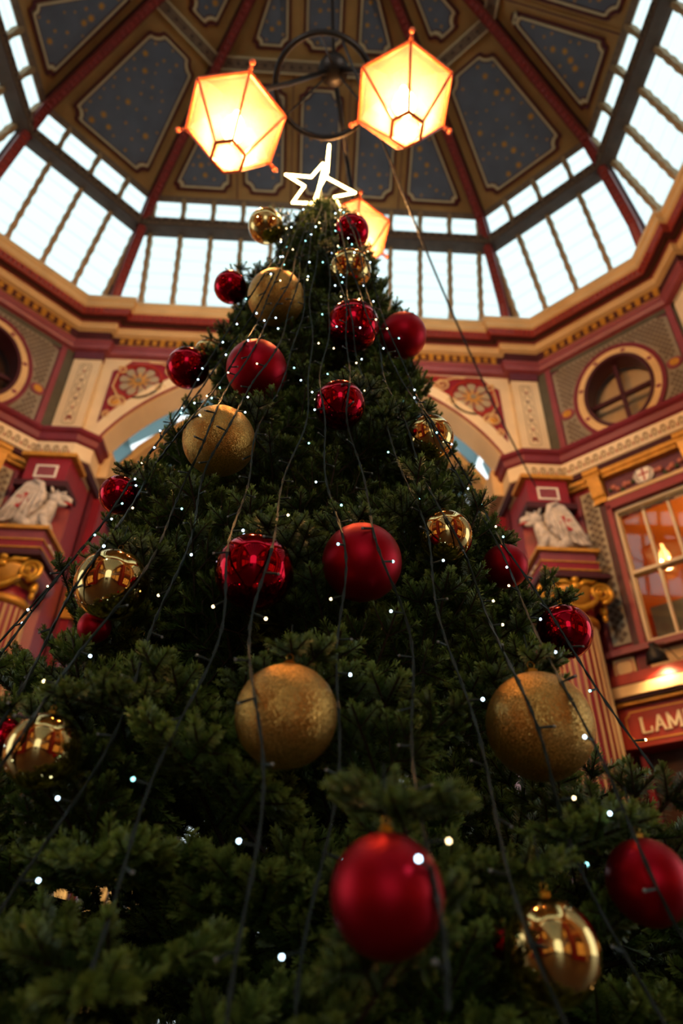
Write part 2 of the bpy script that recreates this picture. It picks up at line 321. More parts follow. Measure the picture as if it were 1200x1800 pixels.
def star_panel(fc, quad, rn, nstar, big=True):
    q = inset(quad, .20); out = notch(q, rn)
    mb = MB(); fc.poly(mb, out, .0, .05); pn = mb.build('panel', 'night', cg)
    o1 = notch(inset(quad, .185), rn); o2 = notch(inset(quad, .15), rn); o3 = notch(inset(quad, .13), rn); o4 = notch(inset(quad, .095), rn)
    mb = MB(); fc.ring(mb, out, o1, .02, .06); mb.build('inner_line', 'line_maroon', pn)
    mb = MB(); fc.ring(mb, o1, o2, .02, .075); mb.build('cream_line', 'line_cream', pn)
    mb = MB(); fc.ring(mb, o3, o4, .02, .065); mb.build('outer_line', 'line_maroon', pn)
    mb = MB(); xs = [p[0] for p in out]; ys = [p[1] for p in out]; cnt = 0; placed = []
    while cnt < nstar and len(placed) < nstar*8:
        p = (random.uniform(min(xs), max(xs)), random.uniform(min(ys), max(ys))); placed.append(p)
        r = random.choice((.028, .033, .036, .04, .07, .078)) if big else random.choice((.028, .032, .036, .055))
        if not all(inside((p[0]+r*1.3*a, p[1]+r*1.3*b), out) for a, b in ((1,0), (-1,0), (0,1), (0,-1))): continue
        if any((p[0]-x)**2+(p[1]-y)**2 < .0225 for x, y in placed[:-1] if (x, y) in ok_): continue
        ok_.add(p); kk = 7 if r > .06 else 5; a0 = random.random()*6
        fc.poly(mb, [(p[0]+(r if j % 2 == 0 else r*.45)*math.cos(a0+math.pi*j/kk), p[1]+(r if j % 2 == 0 else r*.45)*math.sin(a0+math.pi*j/kk)) for j in range(2*kk)], .048, .056); cnt += 1
    if cnt: mb.build('painted_stars', 'star_gold', pn)
ok_ = set()
for k in range(8):
    seen = k in (0, 1, 2, 6, 7)
    for lvl in (2, 3):
        fc = Face(k, LV[lvl], LV[lvl+1]); h = fc.h
        mb = MB(); fc.poly(mb, [(-fc.hw0, 0), (fc.hw0, 0), (fc.hw1, h), (-fc.hw1, h)], -.15, .02); tag(mb.build('ceiling_board', 'tan', cg), kind='structure')
        if not seen: continue
        def hw(v): return fc.hw(v)
        g = .20; v0, v1 = (.10 if lvl == 2 else .18), h-.22
        if k % 2 == 1:
            star_panel(fc, [(-hw(v0)+g, v0), (hw(v0)-g, v0), (hw(v1)-g, v1), (-hw(v1)+g, v1)], .17, 42 if lvl == 2 else 14)
        elif lvl == 2:
            bs = [-1.72, -.58, .58, 1.72]
            for i in range(3):
                star_panel(fc, [(bs[i]+.03, v0), (bs[i+1]-.03, v0), (bs[i+1]-.03, v1), (bs[i]+.03, v1)], .15, 18, False)
                if i < 3: mb = MB(); fc.box(mb, bs[i]-.05, bs[i]+.05, .02, .05, .02, h-.05); mb.build('batten', 'tan', cg); mb = MB(); fc.box(mb, bs[i]-.012, bs[i]+.012, .05, .06, .02, h-.05); mb.build('batten_line', 'line_maroon', cg)
            mb = MB(); fc.box(mb, 1.67, 1.77, .02, .05, .02, h-.05); mb.build('batten', 'tan', cg); mb = MB(); fc.box(mb, 1.708, 1.732, .05, .06, .02, h-.05); mb.build('batten_line', 'line_maroon', cg)
            for sg in (-1, 1):
                vt = v1-.1
                qd = [(sg*1.75, v0), (sg*(hw(v0)-g), v0), (sg*max(1.95, hw(vt)-g), vt), (sg*1.75, vt)]
                star_panel(fc, qd, .11, 14)
        else:
            vm = h*.62
            for a, b in ((-1.62, -.52), (-.52, .52), (.52, 1.62)):
                def cl(u, v): return max(-hw(v)+g*.7, min(hw(v)-g*.7, u))
                qd = [(cl(a+.03, v0), v0), (cl(b-.03, v0), v0), (cl(b-.03, vm), vm), (cl(a+.03, vm), vm)]
                if qd[2][0]-qd[3][0] > .3: star_panel(fc, qd, .11, 16, False)
                else: star_panel(fc, qd[:2]+[((qd[2][0]+qd[3][0])/2+.2, vm), ((qd[2][0]+qd[3][0])/2-.2, vm)], .08, 12, False)
    # eaves board under the panels
    fc = Face(k, LV[2], LV[3]); mb = MB(); fc.box(mb, -fc.hw0, fc.hw0, .0, .09, -.06, .07); mb.build('eaves_board', 'beam', cg)
    # ring beam
    fc = Face(k, LV[3], LV[4]); mb = MB(); fr = fc; fr.box(mb, -fc.hw0-.05, fc.hw0+.05, .03, .14, -.13, .13); rb = mb.build('ring_beam', 'beam', cg)
    if seen:
        mb = MB(); n = int(2*fc.hw0/.17)
        for i in range(n): u = -fc.hw0+(i+.5)*2*fc.hw0/n; fc.poly(mb, ell(u, 0, .035, .035, 6), .14, .16)
        tag(mb.build('stud_row', 'girder', rb), kind='stuff')
        for sg in (-1, 1): mb = MB(); fc.box(mb, -fc.hw0, fc.hw0, .13, .15, sg*.11-.015, sg*.11+.015); mb.build('beam_edge', 'line_cream', rb)
mb = MB(); cap = corners(1.02); mb.prism([(x, C+y, 17.6) for x, y in cap], [(x*.2, C+y*.2, 18.0) for x, y in cap]); mb.build('dome_cap', 'tan', cg)
mb = MB(); mb.lathe((0, C, 17.0), [(.02, 0), (.12, .05), (.18, .2), (.10, .35), (.3, .6), (.3, .9)], 12); mb.build('boss', 'gilt', cg, True)
# ribs
for k in range(8):
    pts = [Vector((corners(A)[k][0], C+corners(A)[k][1], z)) for A, z in [(6.02, 12.2)]+LV]
    cdir = (Vector((0, C, 0))-Vector((pts[0].x, pts[0].y, 0))).normalized(); sd = Vector((-cdir.y, cdir.x, 0))
    mb = MB(); mb2 = MB(); mb3 = MB(); prof = []
    for i, p in enumerate(pts):
        t = (pts[min(i+1, len(pts)-1)]-pts[max(i-1, 0)]).normalized(); nin = (cdir-t*cdir.dot(t)).normalized(); prof.append((p, nin, t))
    for i in range(len(prof)-1):
        (p, a, _), (q, b, _) = prof[i], prof[i+1]
        for B_, wd, d0, d1 in ((mb, .085, .0, .30), (mb2, .115, .02, .12)):
            B_.hexa([p-sd*wd+a*d0, p+sd*wd+a*d0, p+sd*wd+a*d1, p-sd*wd+a*d1, q-sd*wd+b*d0, q+sd*wd+b*d0, q+sd*wd+b*d1, q-sd*wd+b*d1])
        if k in (0, 1, 2, 7):
            n = int((q-p).length/.12)
            for j in range(n):
                c = p.lerp(q, (j+.5)/n)+a.lerp(b, (j+.5)/n)*.30; tt = (q-p).normalized()
                mb3.add([c-sd*.05-tt*.045, c+sd*.05-tt*.045, c+sd*.05+tt*.045, c-sd*.05+tt*.045, c+a*.035], [(0,1,4), (1,2,4), (2,3,4), (3,0,4)])
    rb = mb.build('rib', 'rib_red', cg); mb2.build('rib_edge', 'dark_maroon', rb)
    if mb3.v: tag(mb3.build('nailhead_row', 'red', rb), kind='stuff')

# ================================================================ back wall: arch and spandrels
wb = struct('wall_back', 'cream arch wall with red floral spandrels behind the tree')
AA, AB, AZ = 3.8, 3.4, 7.69
def arch(x, d=0.): return AZ+(AB+d)*math.sqrt(max(0, 1-(x/(AA+d))**2))
xs = np.linspace(-3.62, 3.62, 61)
top = [(x, 11.15) for x in (-3.9, 3.9)]; low = [(-3.9, 8.3), (-3.62, 8.3)]+[(x, arch(x)) for x in xs]+[(3.62, 8.3), (3.9, 8.3)]
mb = MB(); vs0 = [BACK(u, 0, z) for u, z in low]; vs1 = [BACK(u, 0, 11.2) for u, z in low]; n = len(low)
vb0 = [BACK(u, -.5, z) for u, z in low]; vb1 = [BACK(u, -.5, 11.2) for u, z in low]
mb.add(vs0+vs1+vb0+vb1, [(i, i+1, n+i+1, n+i) for i in range(n-1)]+[(2*n+i, 2*n+i+1, 3*n+i+1, 3*n+i) for i in range(n-1)]+[(i, i+1, 2*n+i+1, 2*n+i) for i in range(n-1)])
mb.build('arch_wall', 'cream', wb)
def archband(d0, d1, n0, n1, mt, nm, x0=3.62):
    mb = MB(); a = []; b = []
    for x in np.linspace(-1, 1, 61):
        t = math.acos(max(-1, min(1, x*x0/AA))); a.append(((AA+d0)*math.cos(t), AZ+(AB+d0)*math.sin(t))); b.append(((AA+d1)*math.cos(t), AZ+(AB+d1)*math.sin(t)))
    n = len(a); V = [BACK(u, nn, z) for nn in (n0, n1) for q in (a, b) for u, z in q]
    mb.add(V, [(2*n+i, 2*n+i+1, 3*n+i+1, 3*n+i) for i in range(n-1)]+[(i, i+1, 2*n+i+1, 2*n+i) for i in range(n-1)]+[(n+i, n+i+1, 3*n+i+1, 3*n+i) for i in range(n-1)])
    return mb.build(nm, mt, wb)
archband(.02, .26, .0, .06, 'cream', 'archivolt'); archband(-.005, .03, .045, .068, 'crimson', 'arch_bead')
for sg in (-1, 1):
    # red spandrel panel with rosette and scrolls
    pts = [(sg*3.60, 9.36), (sg*3.58, 10.72)]
    c0 = Vector((3.56, 11.02)); pts += [(sg*(c0.x-.27*math.cos(t)+.0), 11.02-.27*math.sin(t)) for t in (math.radians(80), math.radians(55), math.radians(30), math.radians(5))]
    pts += [(sg*1.2, 11.03)]+[(sg*x, arch(x, .30)) for x in np.linspace(1.25, 3.56, 16)]
    mb = MB(); BACK.poly(mb, pts, .0, .03); sp = mb.build('spandrel_panel', 'crimson', wb)
    # raised red frame on the panel
    cx = sum(p[0] for p in pts)/len(pts)
    fx, fz = 3.06, 10.46
    mb = MB(); BACK.ring(mb, ell(sg*fx, fz, .44, .44, 28), ell(sg*fx, fz, .385, .385, 28), .03, .06); mb.build('rosette_ring', 'red', sp)
    for i in range(9):
        a = 2*math.pi*i/9+.2; mb = MB(); ca, sa = math.cos(a), math.sin(a)
        pet = [(.07, -.02), (.16, -.035), (.26, -.075), (.33, -.07), (.36, 0), (.33, .07), (.26, .075), (.16, .035), (.07, .02)]
        BACK.poly(mb, [(sg*fx+x*ca-y*sa, fz+x*sa+y*ca) for x, y in pet], .03, .055); pt = mb.build('petal', 'lattice_light', sp)
        mb = MB(); BACK.poly(mb, [(sg*fx+x*ca-y*sa, fz+x*sa+y*ca) for x, y in ((.05, -.022), (.21, -.006), (.21, .006), (.05, .022))], .055, .068); mb.build('petal_vein', 'star_gold', pt)
    mb = MB(); BACK.poly(mb, ell(sg*fx, fz, .06, .06, 12), .03, .085); mb.build('rosette_eye', 'grey', sp)
    def scroll(cu, cz, r, turns, a0, dirn, wd, mt='cream_gold', tail=None):
        P = []
        N = int(turns*16)
        for i in range(N+1):
            f = i/N; rr = r*(.22+.78*f); a = a0+dirn*2*math.pi*turns*f; P.append(BACK(sg*(cu+rr*math.cos(a)), .05, cz+rr*math.sin(a)))
        if tail: P += [BACK(sg*u, .05, z) for u, z in tail]
        mb = MB(); mb.tube(P, wd, 5); mb.build('scroll', mt, sp)
    scroll(3.37, 9.93, .17, 1.6, 0, 1, .022, tail=[(3.50, 10.3), (3.46, 10.62)]); scroll(3.37, 9.93, .06, 1, 0, 1, .03, 'star_gold')
    scroll(3.47, 9.62, .09, 1.3, 0, 1, .018, 'cream_gold'); scroll(2.50, 10.78, .16, 1.5, 0, -1, .022, tail=[(2.72, 10.94), (2.95, 10.96)]); scroll(2.1, 10.88, .09, 1.4, 1, 1, .018)
    scroll(3.42, 10.72, .10, 1.2, 2, -1, .02); scroll(2.66, 10.32, .10, 1.2, 2, 1, .018)
    for e in ([(3.50, 9.62), (3.47, 10.68), (3.30, 10.92), (1.6, 10.97)], [(3.50, 9.60), (3.2, 10.04), (2.8, 10.45), (2.2, 10.72), (1.6, 10.92)]):
        mb = MB(); mb.tube([BACK(sg*u, .04, z) for u, z in e], .02, 4); mb.build('panel_bead', 'red', sp)
# ---------------------------------------------------------------- diagonal bays, piers, pilasters, columns, griffins
def capital_and_column(K, side, col_root, gname):
    c = K(0, .36, 0)
    prof = [(.36, 0), (.36, 2.35), (.38, 2.4), (.34, 2.5), (.345, 2.6)]
    mb = MB(); mb.lathe((c.x, c.y, 0), [(.44, 0), (.44, .5), (.40, .55), (.37, .6), (.37, 2.3), (.42, 2.36), (.42, 2.46), (.37, 2.5)], 40, 1, .04); mb.build('column_base', 'cream_gold', col_root)
    mb = MB(); mb.lathe((c.x, c.y, 0), [(.335, 2.5), (.325, 4.0), (.31, 5.62), (.33, 5.7), (.33, 5.86)], 48); mb.build('shaft', 'crimson', col_root, True)
    mb = MB()
    for i in range(24):
        a = 2*math.pi*i/24; mb.tube([(c.x+r*math.cos(a), c.y+r*math.sin(a), z) for r, z in ((.338, 2.55), (.33, 4.0), (.315, 5.58))], .017, 4)
    mb.build('fillets', 'cream_gold', col_root)
    mb = MB(); mb.lathe((c.x, c.y, 0), [(.33, 5.6), (.37, 5.63), (.37, 5.68), (.33, 5.72)], 32); mb.build('astragal', 'gold', col_root, True)
    # ionic style gilt capital: echinus, two volutes, swag, cherub knob
    cp = MB().lathe((c.x, c.y, 0), [(.33, 5.86), (.36, 6.0), (.42, 6.1), (.42, 6.16)], 32).build('capital', 'gold', col_root, True)
    for sg in (-1, 1):
        for nn in (.70,):
            P = []
            for i in range(30):
                f = i/29; a = -math.pi/2+sg*0+f*math.pi*4.2; r = .16*(1-.8*f); P.append(K(sg*(.36)+sg*r*math.cos(a), nn, 6.06+r*math.sin(a)))
            mb = MB(); mb.tube(P, [.04-.02*i/29 for i in range(30)], 6); mb.build('volute', 'gilt', cp, True)
            mb = MB(); K.poly(mb, ell(sg*.36, 6.06, .15, .15, 20), .1, .68); mb.build('volute_roll', 'rose', cp)
            mb = MB(); q = K(sg*.36, .72, 6.06); mb.ball(q, .035, 8, 6); mb.build('volute_eye', 'gilt', cp, True)
    P = [K(-.30+.6*i/12, .75, 5.95-.17*math.sin(math.pi*i/12)) for i in range(13)]
    mb = MB(); mb.tube(P, [.03+.025*math.sin(math.pi*i/12) for i in range(13)], 7); mb.build('swag', 'gilt', cp, True)
    mb = MB(); q = K(0, .76, 6.22); mb.ball(q, .065, 8, 6); q2 = K(0, .76, 6.12); mb.ball(q2, .075, 8, 6, (1, .7, .8))
    for sg in (-1, 1): mb.tube([K(sg*.05, .75, 6.13), K(sg*.14, .75, 6.2), K(sg*.25, .74, 6.2), K(sg*.33, .72, 6.24)], [.04, .045, .035, .02], 6)
    mb.build('cherub', 'gilt', cp, True)
    for sg in (-1, 1):
        mb = MB(); q = K(sg*.42, .55, 5.86); mb.ball(q, .06, 7, 5, (1, 1, 1.6)); q = K(sg*.42, .55, 5.74); mb.ball(q, .04, 7, 5, (1, 1, 1.6)); mb.build('drop', 'gilt', cp, True)
    mb = MB(); K.box(mb, -.50, .50, .0, .82, 6.24, 6.31); mb.build('abacus', 'dark_maroon', col_root)
    # pedestal under the griffin
    mb = MB(); K.box(mb, -.40, .40, .0, .70, 6.31, 6.70); pd = mb.build('pedestal', 'rose', col_root)
    for nm, m_, z0, z1, e in (('pedestal_cap', 'gold', 6.70, 6.755, .06), ('pedestal_band', 'crimson', 6.42, 6.53, .015), ('pedestal_line', 'gold', 6.53, 6.55, .03), ('pedestal_line', 'gold', 6.40, 6.42, .03)):
        mb = MB(); K.box(mb, -.40-e, .40+e, .0, .70+e, z0, z1); mb.build(nm, m_, pd)
    # block above the griffin
    mb = MB(); K.box(mb, -.33, .33, -.05, .42, 7.72, 8.22); bk = mb.build('block', 'crimson', col_root)
    mb = MB(); K.box(mb, -.40, .40, -.05, .50, 7.64, 7.74); mb.build('block_base', 'dark_maroon', bk)
    mb = MB(); K.box(mb, -.42, .42, -.05, .50, 8.22, 8.29); mb.build('block_cap', 'gold', bk)
    mb = MB(); K.ring(mb, [(-.17, 7.84), (.17, 7.84), (.17, 8.08), (-.17, 8.08)], [(-.14, 7.87), (.14, 7.87), (.14, 8.05), (-.14, 8.05)], .42, .435); mb.build('white_frame', 'white_paint', bk)
    mb = MB(); K.box(mb, -.138, .138, .42, .428, 7.872, 8.048); mb.build('rose_tablet', 'rose', bk)
def griffin(K, fwd, label):
    """seated heraldic griffin in profile; fwd = +-1 along u"""
    c = K(0, .36, 6.755); g = empty('griffin_statue', c); tag(g, label, 'statue', 'griffin statues on the columns')
    G = lambda x, y, z: c+K.u*(x*fwd)+K.n*y+Vector((0, 0, z))
    mb = MB()
    mb.tube([G(-.30, 0, .13), G(-.18, 0, .17), G(.0, 0, .27), (G(.14, 0, .42)), G(.20, 0, .56), G(.22, 0, .66)], [.10, .17, .17, .15, .10, .085], 12)
    for s in (-1, 1):
        mb.tube([G(-.22, s*.10, .20), G(-.08, s*.16, .24), G(.04, s*.15, .12), G(-.10, s*.15, .05), G(.08, s*.15, .03)], [.06, .12, .08, .05, .035], 9)   # haunch and hind foot
        mb.tube([G(.16, s*.09, .36), G(.24, s*.10, .22), G(.30, s*.09, .06), G(.30, s*.09, -.10), G(.36, s*.08, -.16)], [.075, .06, .045, .04, .045], 8)   # foreleg over the ledge
        for q in (-.03, 0, .03): mb.tube([G(.36, s*.08+q, -.16), G(.42, s*.08+q, -.17), G(.44, s*.08+q, -.21)], [.022, .018, .006], 5)
    mb.tube([G(-.32, 0, .10), G(-.45, .05, .06), G(-.48, .08, .2), G(-.40, .10, .32), G(-.45, .1, .40)], [.06, .04, .03, .03, .05], 7)
    body = mb.build('body', 'stone', g, True)
    mb = MB(); mb.ball(G(.26, 0, .73), .12, 12, 8, (1.1, .85, .95)); mb.tube([G(.30, 0, .74), G(.40, 0, .74), G(.47, 0, .71), G(.50, 0, .66)], [.085, .07, .045, .012], 8)
    mb.tube([G(.30, 0, .67), G(.38, 0, .64), G(.44, 0, .63)], [.06, .045, .015], 7); hd = mb.build('head', 'stone', body, True)
    mb = MB(); mb.tube([G(.36, 0, .675), G(.46, 0, .655), G(.53, 0, .62)], [.03, .024, .008], 6); mb.build('tongue', 'cross_red', body, True)
    mb = MB()
    for i in range(7):
        a = math.radians(60+i*27); p = G(.24+.10*math.cos(a), 0, .73+.10*math.sin(a)); q = G(.24+.23*math.cos(a), (i % 2-.5)*.05, .73+.20*math.sin(a)); mb.tube([p, q], [.04, .006], 5)
    for s in (-1, 1): mb.tube([G(.22, s*.07, .80), G(.17, s*.12, .92)], [.04, .006], 5)
    for s in (-1, 1): mb.tube([G(.37, s*.05, .79), G(.41, s*.07, .83)], [.03, .012], 5)
    mb.build('mane', 'stone', body, True)
    for s in (-1, 1):
        # wing: raised, swept back, made of overlapping feathers
        mb = MB(); w0 = .17*s
        outl = [(.14, .42), (.17, .62), (.10, .84), (-.02, .90), (-.14, .86), (-.22, .72), (-.34, .45), (-.44, .16), (-.30, .16), (-.14, .22), (.02, .26)]
        a = [G(x, w0+s*.02, z) for x, z in outl]; b = [G(x, w0+s*.07, z) for x, z in outl]; mb.prism(a, b); wg = mb.build('wing', 'stone', g)
        for i in range(6):
            f = i/5; x0, z0 = .10-.24*f, .80-.05*f; x1, z1 = .02-.46*f, .25-.10*f
            mb = MB(); mb.tube([G(x0, w0+s*.07, z0), G((x0+x1)/2+.03, w0+s*.085, (z0+z1)/2), G(x1, w0+s*.06, z1)], [.03, .045, .012], 6); mb.build('feather', 'stone', wg, True)
        mb = MB(); mb.tube([G(.14, w0+s*.05, .44), G(.15, w0+s*.06, .64), G(.08, w0+s*.06, .84), (G(-.04, w0+s*.06, .90))], [.04, .05, .055, .04], 8); mb.build('wing_arm', 'stone', wg, True)
        mb = MB(); cx_, cz_ = -.10, .52; d = s*.115
        ca, sa = math.cos(-.35), math.sin(-.35)
        cr = [(-.03, -.15), (.03, -.15), (.03, -.01), (.10, -.015), (.10, .045), (.03, .045), (.03, .12), (-.03, .12), (-.03, .045), (-.10, .045), (-.10, -.015), (-.03, -.01)]
        mb.prism([G(cx_+x*ca-y*sa, w0+d-.03*s, cz_+x*sa+y*ca) for x, y in cr], [G(cx_+x*ca-y*sa, w0+d, cz_+x*sa+y*ca) for x, y in cr]); mb.build('cross', 'cross_red', wg)
SIDEW = {1: 'right', -1: 'left'}
for sg in (1, -1):
    D = DR if sg == 1 else DL
    wl = struct('wall_back_%s' % SIDEW[sg], 'maroon and gold corner bay with round window at the %s' % SIDEW[sg])
    # upper wall with oval opening
    out = []
    ou, oz = 0, 9.83
    sq = []
    for i in range(48):
        a = 2*math.pi*i/48; ca, sa = math.cos(a), math.sin(a); t = min(1.45/abs(ca) if abs(ca) > 1e-6 else 9e9, (1.32 if sa > 0 else .93)/abs(sa) if abs(sa) > 1e-6 else 9e9); sq.append((ou+ca*t, oz+sa*t))
    mb = MB(); D.ring(mb, sq, ell(ou, oz, .74, .94, 48), -.3, .0); mb.build('upper_wall', 'plum', wl)
    # grey lattice panel
    sq2 = []
    for i in range(48):
        a = 2*math.pi*i/48; ca, sa = math.cos(a), math.sin(a); t = min(1.05/abs(ca) if abs(ca) > 1e-6 else 9e9, (1.13 if sa > 0 else .80)/abs(sa) if abs(sa) > 1e-6 else 9e9); sq2.append((ou+ca*t, oz+sa*t))
    mb = MB(); D.ring(mb, sq2, ell(ou, oz, .76, .96, 48), -.02, .02); lp = mb.build('lattice_panel', 'grey', wl)
    mb = MB(); mb2 = MB()
    def inlat(u, z): return abs(u) < 1.04 and z < oz+1.10 and z > 9.04 and (u/.80)**2+((z-oz)/1.0)**2 > 1 and (abs(u)-.93)**2/.16**2+((z-oz)/.13)**2 > 1
    dx, dz = .088, .125
    for i in range(-13, 14):
        for j in range(-18, 19):
            u = (i+.5*(j % 2))*dx; z = oz+j*dz/2
            if inlat(u-.03, z) and inlat(u+.03, z): D.poly(mb, [(u-.031, z), (u, z-.045), (u+.031, z), (u, z+.045)], .02, .026)
    tag(mb.build('lozenges', 'lattice', lp), kind='stuff')
    for q in (-1, 1):
        mb = MB(); D.poly(mb, ell(q*.93, oz, .13, .11, 16), .02, .045); ov = mb.build('oval_boss', 'rose', wl); mb = MB(); D.poly(mb, ell(q*.93, oz, .075, .07, 14), .045, .06); mb.build('oval_eye', 'gold', ov)
        mb = MB(); D.box(mb, q*1.12-.05, q*1.12+.05, .0, .05, 8.9, 11.05); mb.build('frame_strip', 'rose', wl)
        mb = MB(); D.box(mb, min(q*1.18, q*1.36), max(q*1.18, q*1.36), .0, .015, 8.9, 11.08); mb.build('recess_strip', 'grey_green', wl)
    mb = MB(); D.box(mb, -1.2, 1.2, 0, .02, 10.97, 11.1); mb.build('frame_strip', 'grey_green', wl)
    # round window
    wn = struct('window_%d' % (9 if sg == 1 else 10), 'round window with dark cross bars in the corner bay at the %s' % SIDEW[sg])
    mb = MB(); D.ring(mb, ell(ou, oz, .78, .98, 48), ell(ou, oz, .71, .905, 48), 0, .07); mb.build('outer_ring', 'maroon', wn)
    mb = MB(); D.ring(mb, ell(ou, oz, .71, .905, 48), ell(ou, oz, .59, .77, 48), 0, .055); gr = mb.build('gold_ring', 'cream_gold', wn)
    for i in range(8):
        a = 2*math.pi*(i+.5)/8; mb = MB(); D.poly(mb, ell(.65*math.cos(a), oz+.838*math.sin(a), .045, .035, 8), .055, .064); mb.build('ring_mark', 'rose', gr)
    mb = MB(); D.ring(mb, ell(ou, oz, .59, .77, 48), ell(ou, oz, .53, .71, 48), -.28, .075); mb.build('reveal', 'dark_maroon', wn)
    mb = MB(); D.box(mb, -.035, .035, -.2, -.12, oz-.72, oz+.72); mb.build('glazing_bar', 'dark_maroon', wn)
    mb = MB(); D.box(mb, -.55, .55, -.2, -.12, oz-.035, oz+.035); mb.build('glazing_bar', 'dark_maroon', wn)
    mb = MB(); D.poly(mb, ell(ou, oz, .55, .73, 40), -.19, -.18); mb.build('pane', 'shop_glass', wn)
    mb = MB(); D.box(mb, -.7, .7, -.5, -.45, 8.9, 10.9); mb.build('blind', 'curtain' if sg == 1 else 'wood_dark', wn)
    mb = MB(); D.box(mb, -.6, .6, -.43, -.40, oz-.40, oz-.36); mb.build('blind_rail', 'wood_dark', wn)
    # lower wall plates (opening for the tall shop window)
    mb = MB()
    for u0, u1, z0, z1 in ((-1.5, -.60, 4.05, 8.95), (.60, 1.5, 4.05, 8.95), (-.6, .6, 7.62, 8.95), (-.6, .6, 4.05, 5.42), (-1.5, -1.15, 0, 4.05), (1.15, 1.5, 0, 4.05)): D.box(mb, u0, u1, -.3, 0, z0, z1)
    mb.build('lower_wall', 'crimson', wl)
    for q in (-1, 1):
        mb = MB(); D.box(mb, q*.905-.13, q*.905+.13, 0, .03, 5.48, 8.10); st = mb.build('lattice_strip', 'lattice_light', wl)
        mb = MB(); rows = 19
        for j in range(rows*2+1):
            z = 5.55+j*(2.48/(rows*2))
            for u in ((-.06, .06) if j % 2 else (0,)): D.poly(mb, [(q*.905+u-.05, z), (q*.905+u, z-.056), (q*.905+u+.05, z), (q*.905+u, z+.056)], .03, .036)
        tag(mb.build('lozenges', 'lattice', st), kind='stuff')
        mb = MB(); D.box(mb, q*.715-.04, q*.715+.04, 0, .05, 5.42, 7.75); mb.build('jamb_strip', 'dark_maroon', wl)
        mb = MB(); D.box(mb, q*1.08-.03, q*1.08+.03, 0, .06, 5.42, 8.1); mb.build('jamb_strip', 'rose', wl)
    # cornice over the window: gold moulding, corbels, garland
    mb = MB()
    for u0, u1, n1 in ((-1.2, -.84, .13), (-.84, -.58, .30), (-.58, .58, .18), (.58, .84, .30), (.84, 1.2, .13)): D.box(mb, u0, u1, 0, n1, 8.24, 8.32); D.box(mb, u0, u1, 0, n1-.03, 8.18, 8.24)
    mb.build('gold_moulding', 'gold', wl)
    for q in (-1, 1):
        mb = MB(); D.poly(mb, [(q*.71-.1, 8.18), (q*.71+.1, 8.18), (q*.71+.1, 7.78), (q*.71-.1, 7.78)], 0, .1)
        mb.hexa([D(*p) for p in ((q*.71-.1, .1, 7.86), (q*.71+.1, .1, 7.86), (q*.71+.1, .1, 8.18), (q*.71-.1, .1, 8.18), (q*.71-.1, .14, 7.9), (q*.71+.1, .14, 7.9), (q*.71+.1, .26, 8.18), (q*.71-.1, .26, 8.18))]); mb.build('corbel', 'gold', wl)
    mb = MB(); D.box(mb, -.6, .6, 0, .02, 7.84, 8.18); gp = mb.build('garland_panel', 'plum', wl)
    for i in range(14):
        q = -1 if i < 7 else 1; f = (i % 7)/6; u = q*(.18+.36*f); z = 8.0-.07*math.sin(math.pi*f)+.03*((i*7) % 3-1)
        mb = MB(); p = D(u, .045, z); mb.ball(p, .035+.008*(i % 3), 7, 5); mb.build('flower', 'pink_rose' if i % 3 else 'leaf_green', gp, True)
    mb = MB(); D.poly(mb, [(-.09, 8.12), (.09, 8.12), (.10, 8.0), (.06, 7.9), (0, 7.86), (-.06, 7.9), (-.10, 8.0)], .02, .07); sh = mb.build('shield', 'white_paint', gp)
    mb = MB(); D.box(mb, -.012, .012, .07, .078, 7.88, 8.11); D.box(mb, -.085, .085, .07, .078, 8.0, 8.025); mb.build('shield_cross', 'cross_red', sh)
    for q in (-1, 1): mb = MB(); mb.tube([D(q*.10, .05, 8.10), D(q*.14, .05, 8.02), D(q*.11, .05, 7.92), D(q*.05, .05, 7.86)], [.02, .03, .028, .012], 6); mb.build('shield_leaf', 'stone', sh, True)
    mb = MB(); D.box(mb, -.85, .85, 0, .08, 7.78, 7.84); mb.build('cream_line', 'cream_gold', wl)
    # tall sash window
    wn = struct('window_%d' % (11 if sg == 1 else 12), 'lit sash window with cream glazing bars above the shop sign' if sg == 1 else None)
    for u0, u1, z0, z1 in ((-.66, -.585, 5.38, 7.70), (.585, .66, 5.38, 7.70), (-.66, .66, 7.62, 7.76), (-.70, .70, 5.28, 5.40)):
        mb = MB(); D.box(mb, u0, u1, -.2, .09, z0, z1); mb.build('outer_frame', 'crimson', wn)
    for u0, u1, z0, z1 in ((-.59, -.545, 5.40, 7.63), (.545, .59, 5.40, 7.63), (-.59, .59, 7.575, 7.63), (-.59, .59, 5.40, 5.47), (-.55, .55, 6.49, 6.54)):
        mb = MB(); D.box(mb, u0, u1, -.16, -.02, z0, z1); mb.build('sash_rail', 'cream', wn)
    for u in (-.185, .185): mb = MB(); D.box(mb, u-.018, u+.018, -.13, -.06, 5.45, 7.58); mb.build('glazing_bar', 'cream', wn)
    for i, u in enumerate((-.37, 0, .37)):
        for z0, z1 in ((5.46, 6.50), (6.53, 7.59)): mb = MB(); D.box(mb, u-.185, u+.185, -.105, -.10, z0, z1); mb.build('pane', 'shop_glass', wn)
    # room behind
    rm = struct('wall_room_%s' % SIDEW[sg])
    mb = MB()
    for a in ((-1.5, 1.5, -2.9, -2.8, 5.1, 8.1), (-1.5, 1.5, -2.8, -.3, 8.0, 8.1), (-1.6, -1.5, -2.9, -.3, 5.1, 8.1), (1.5, 1.6, -2.9, -.3, 5.1, 8.1)): D.box(mb, *a)
    mb.build('room_lining', 'orange_wall', rm)
    mb = MB(); D.box(mb, -1.5, 1.5, -2.9, -.3, 5.0, 5.1); mb.build('room_floor', 'wood_dark', rm)
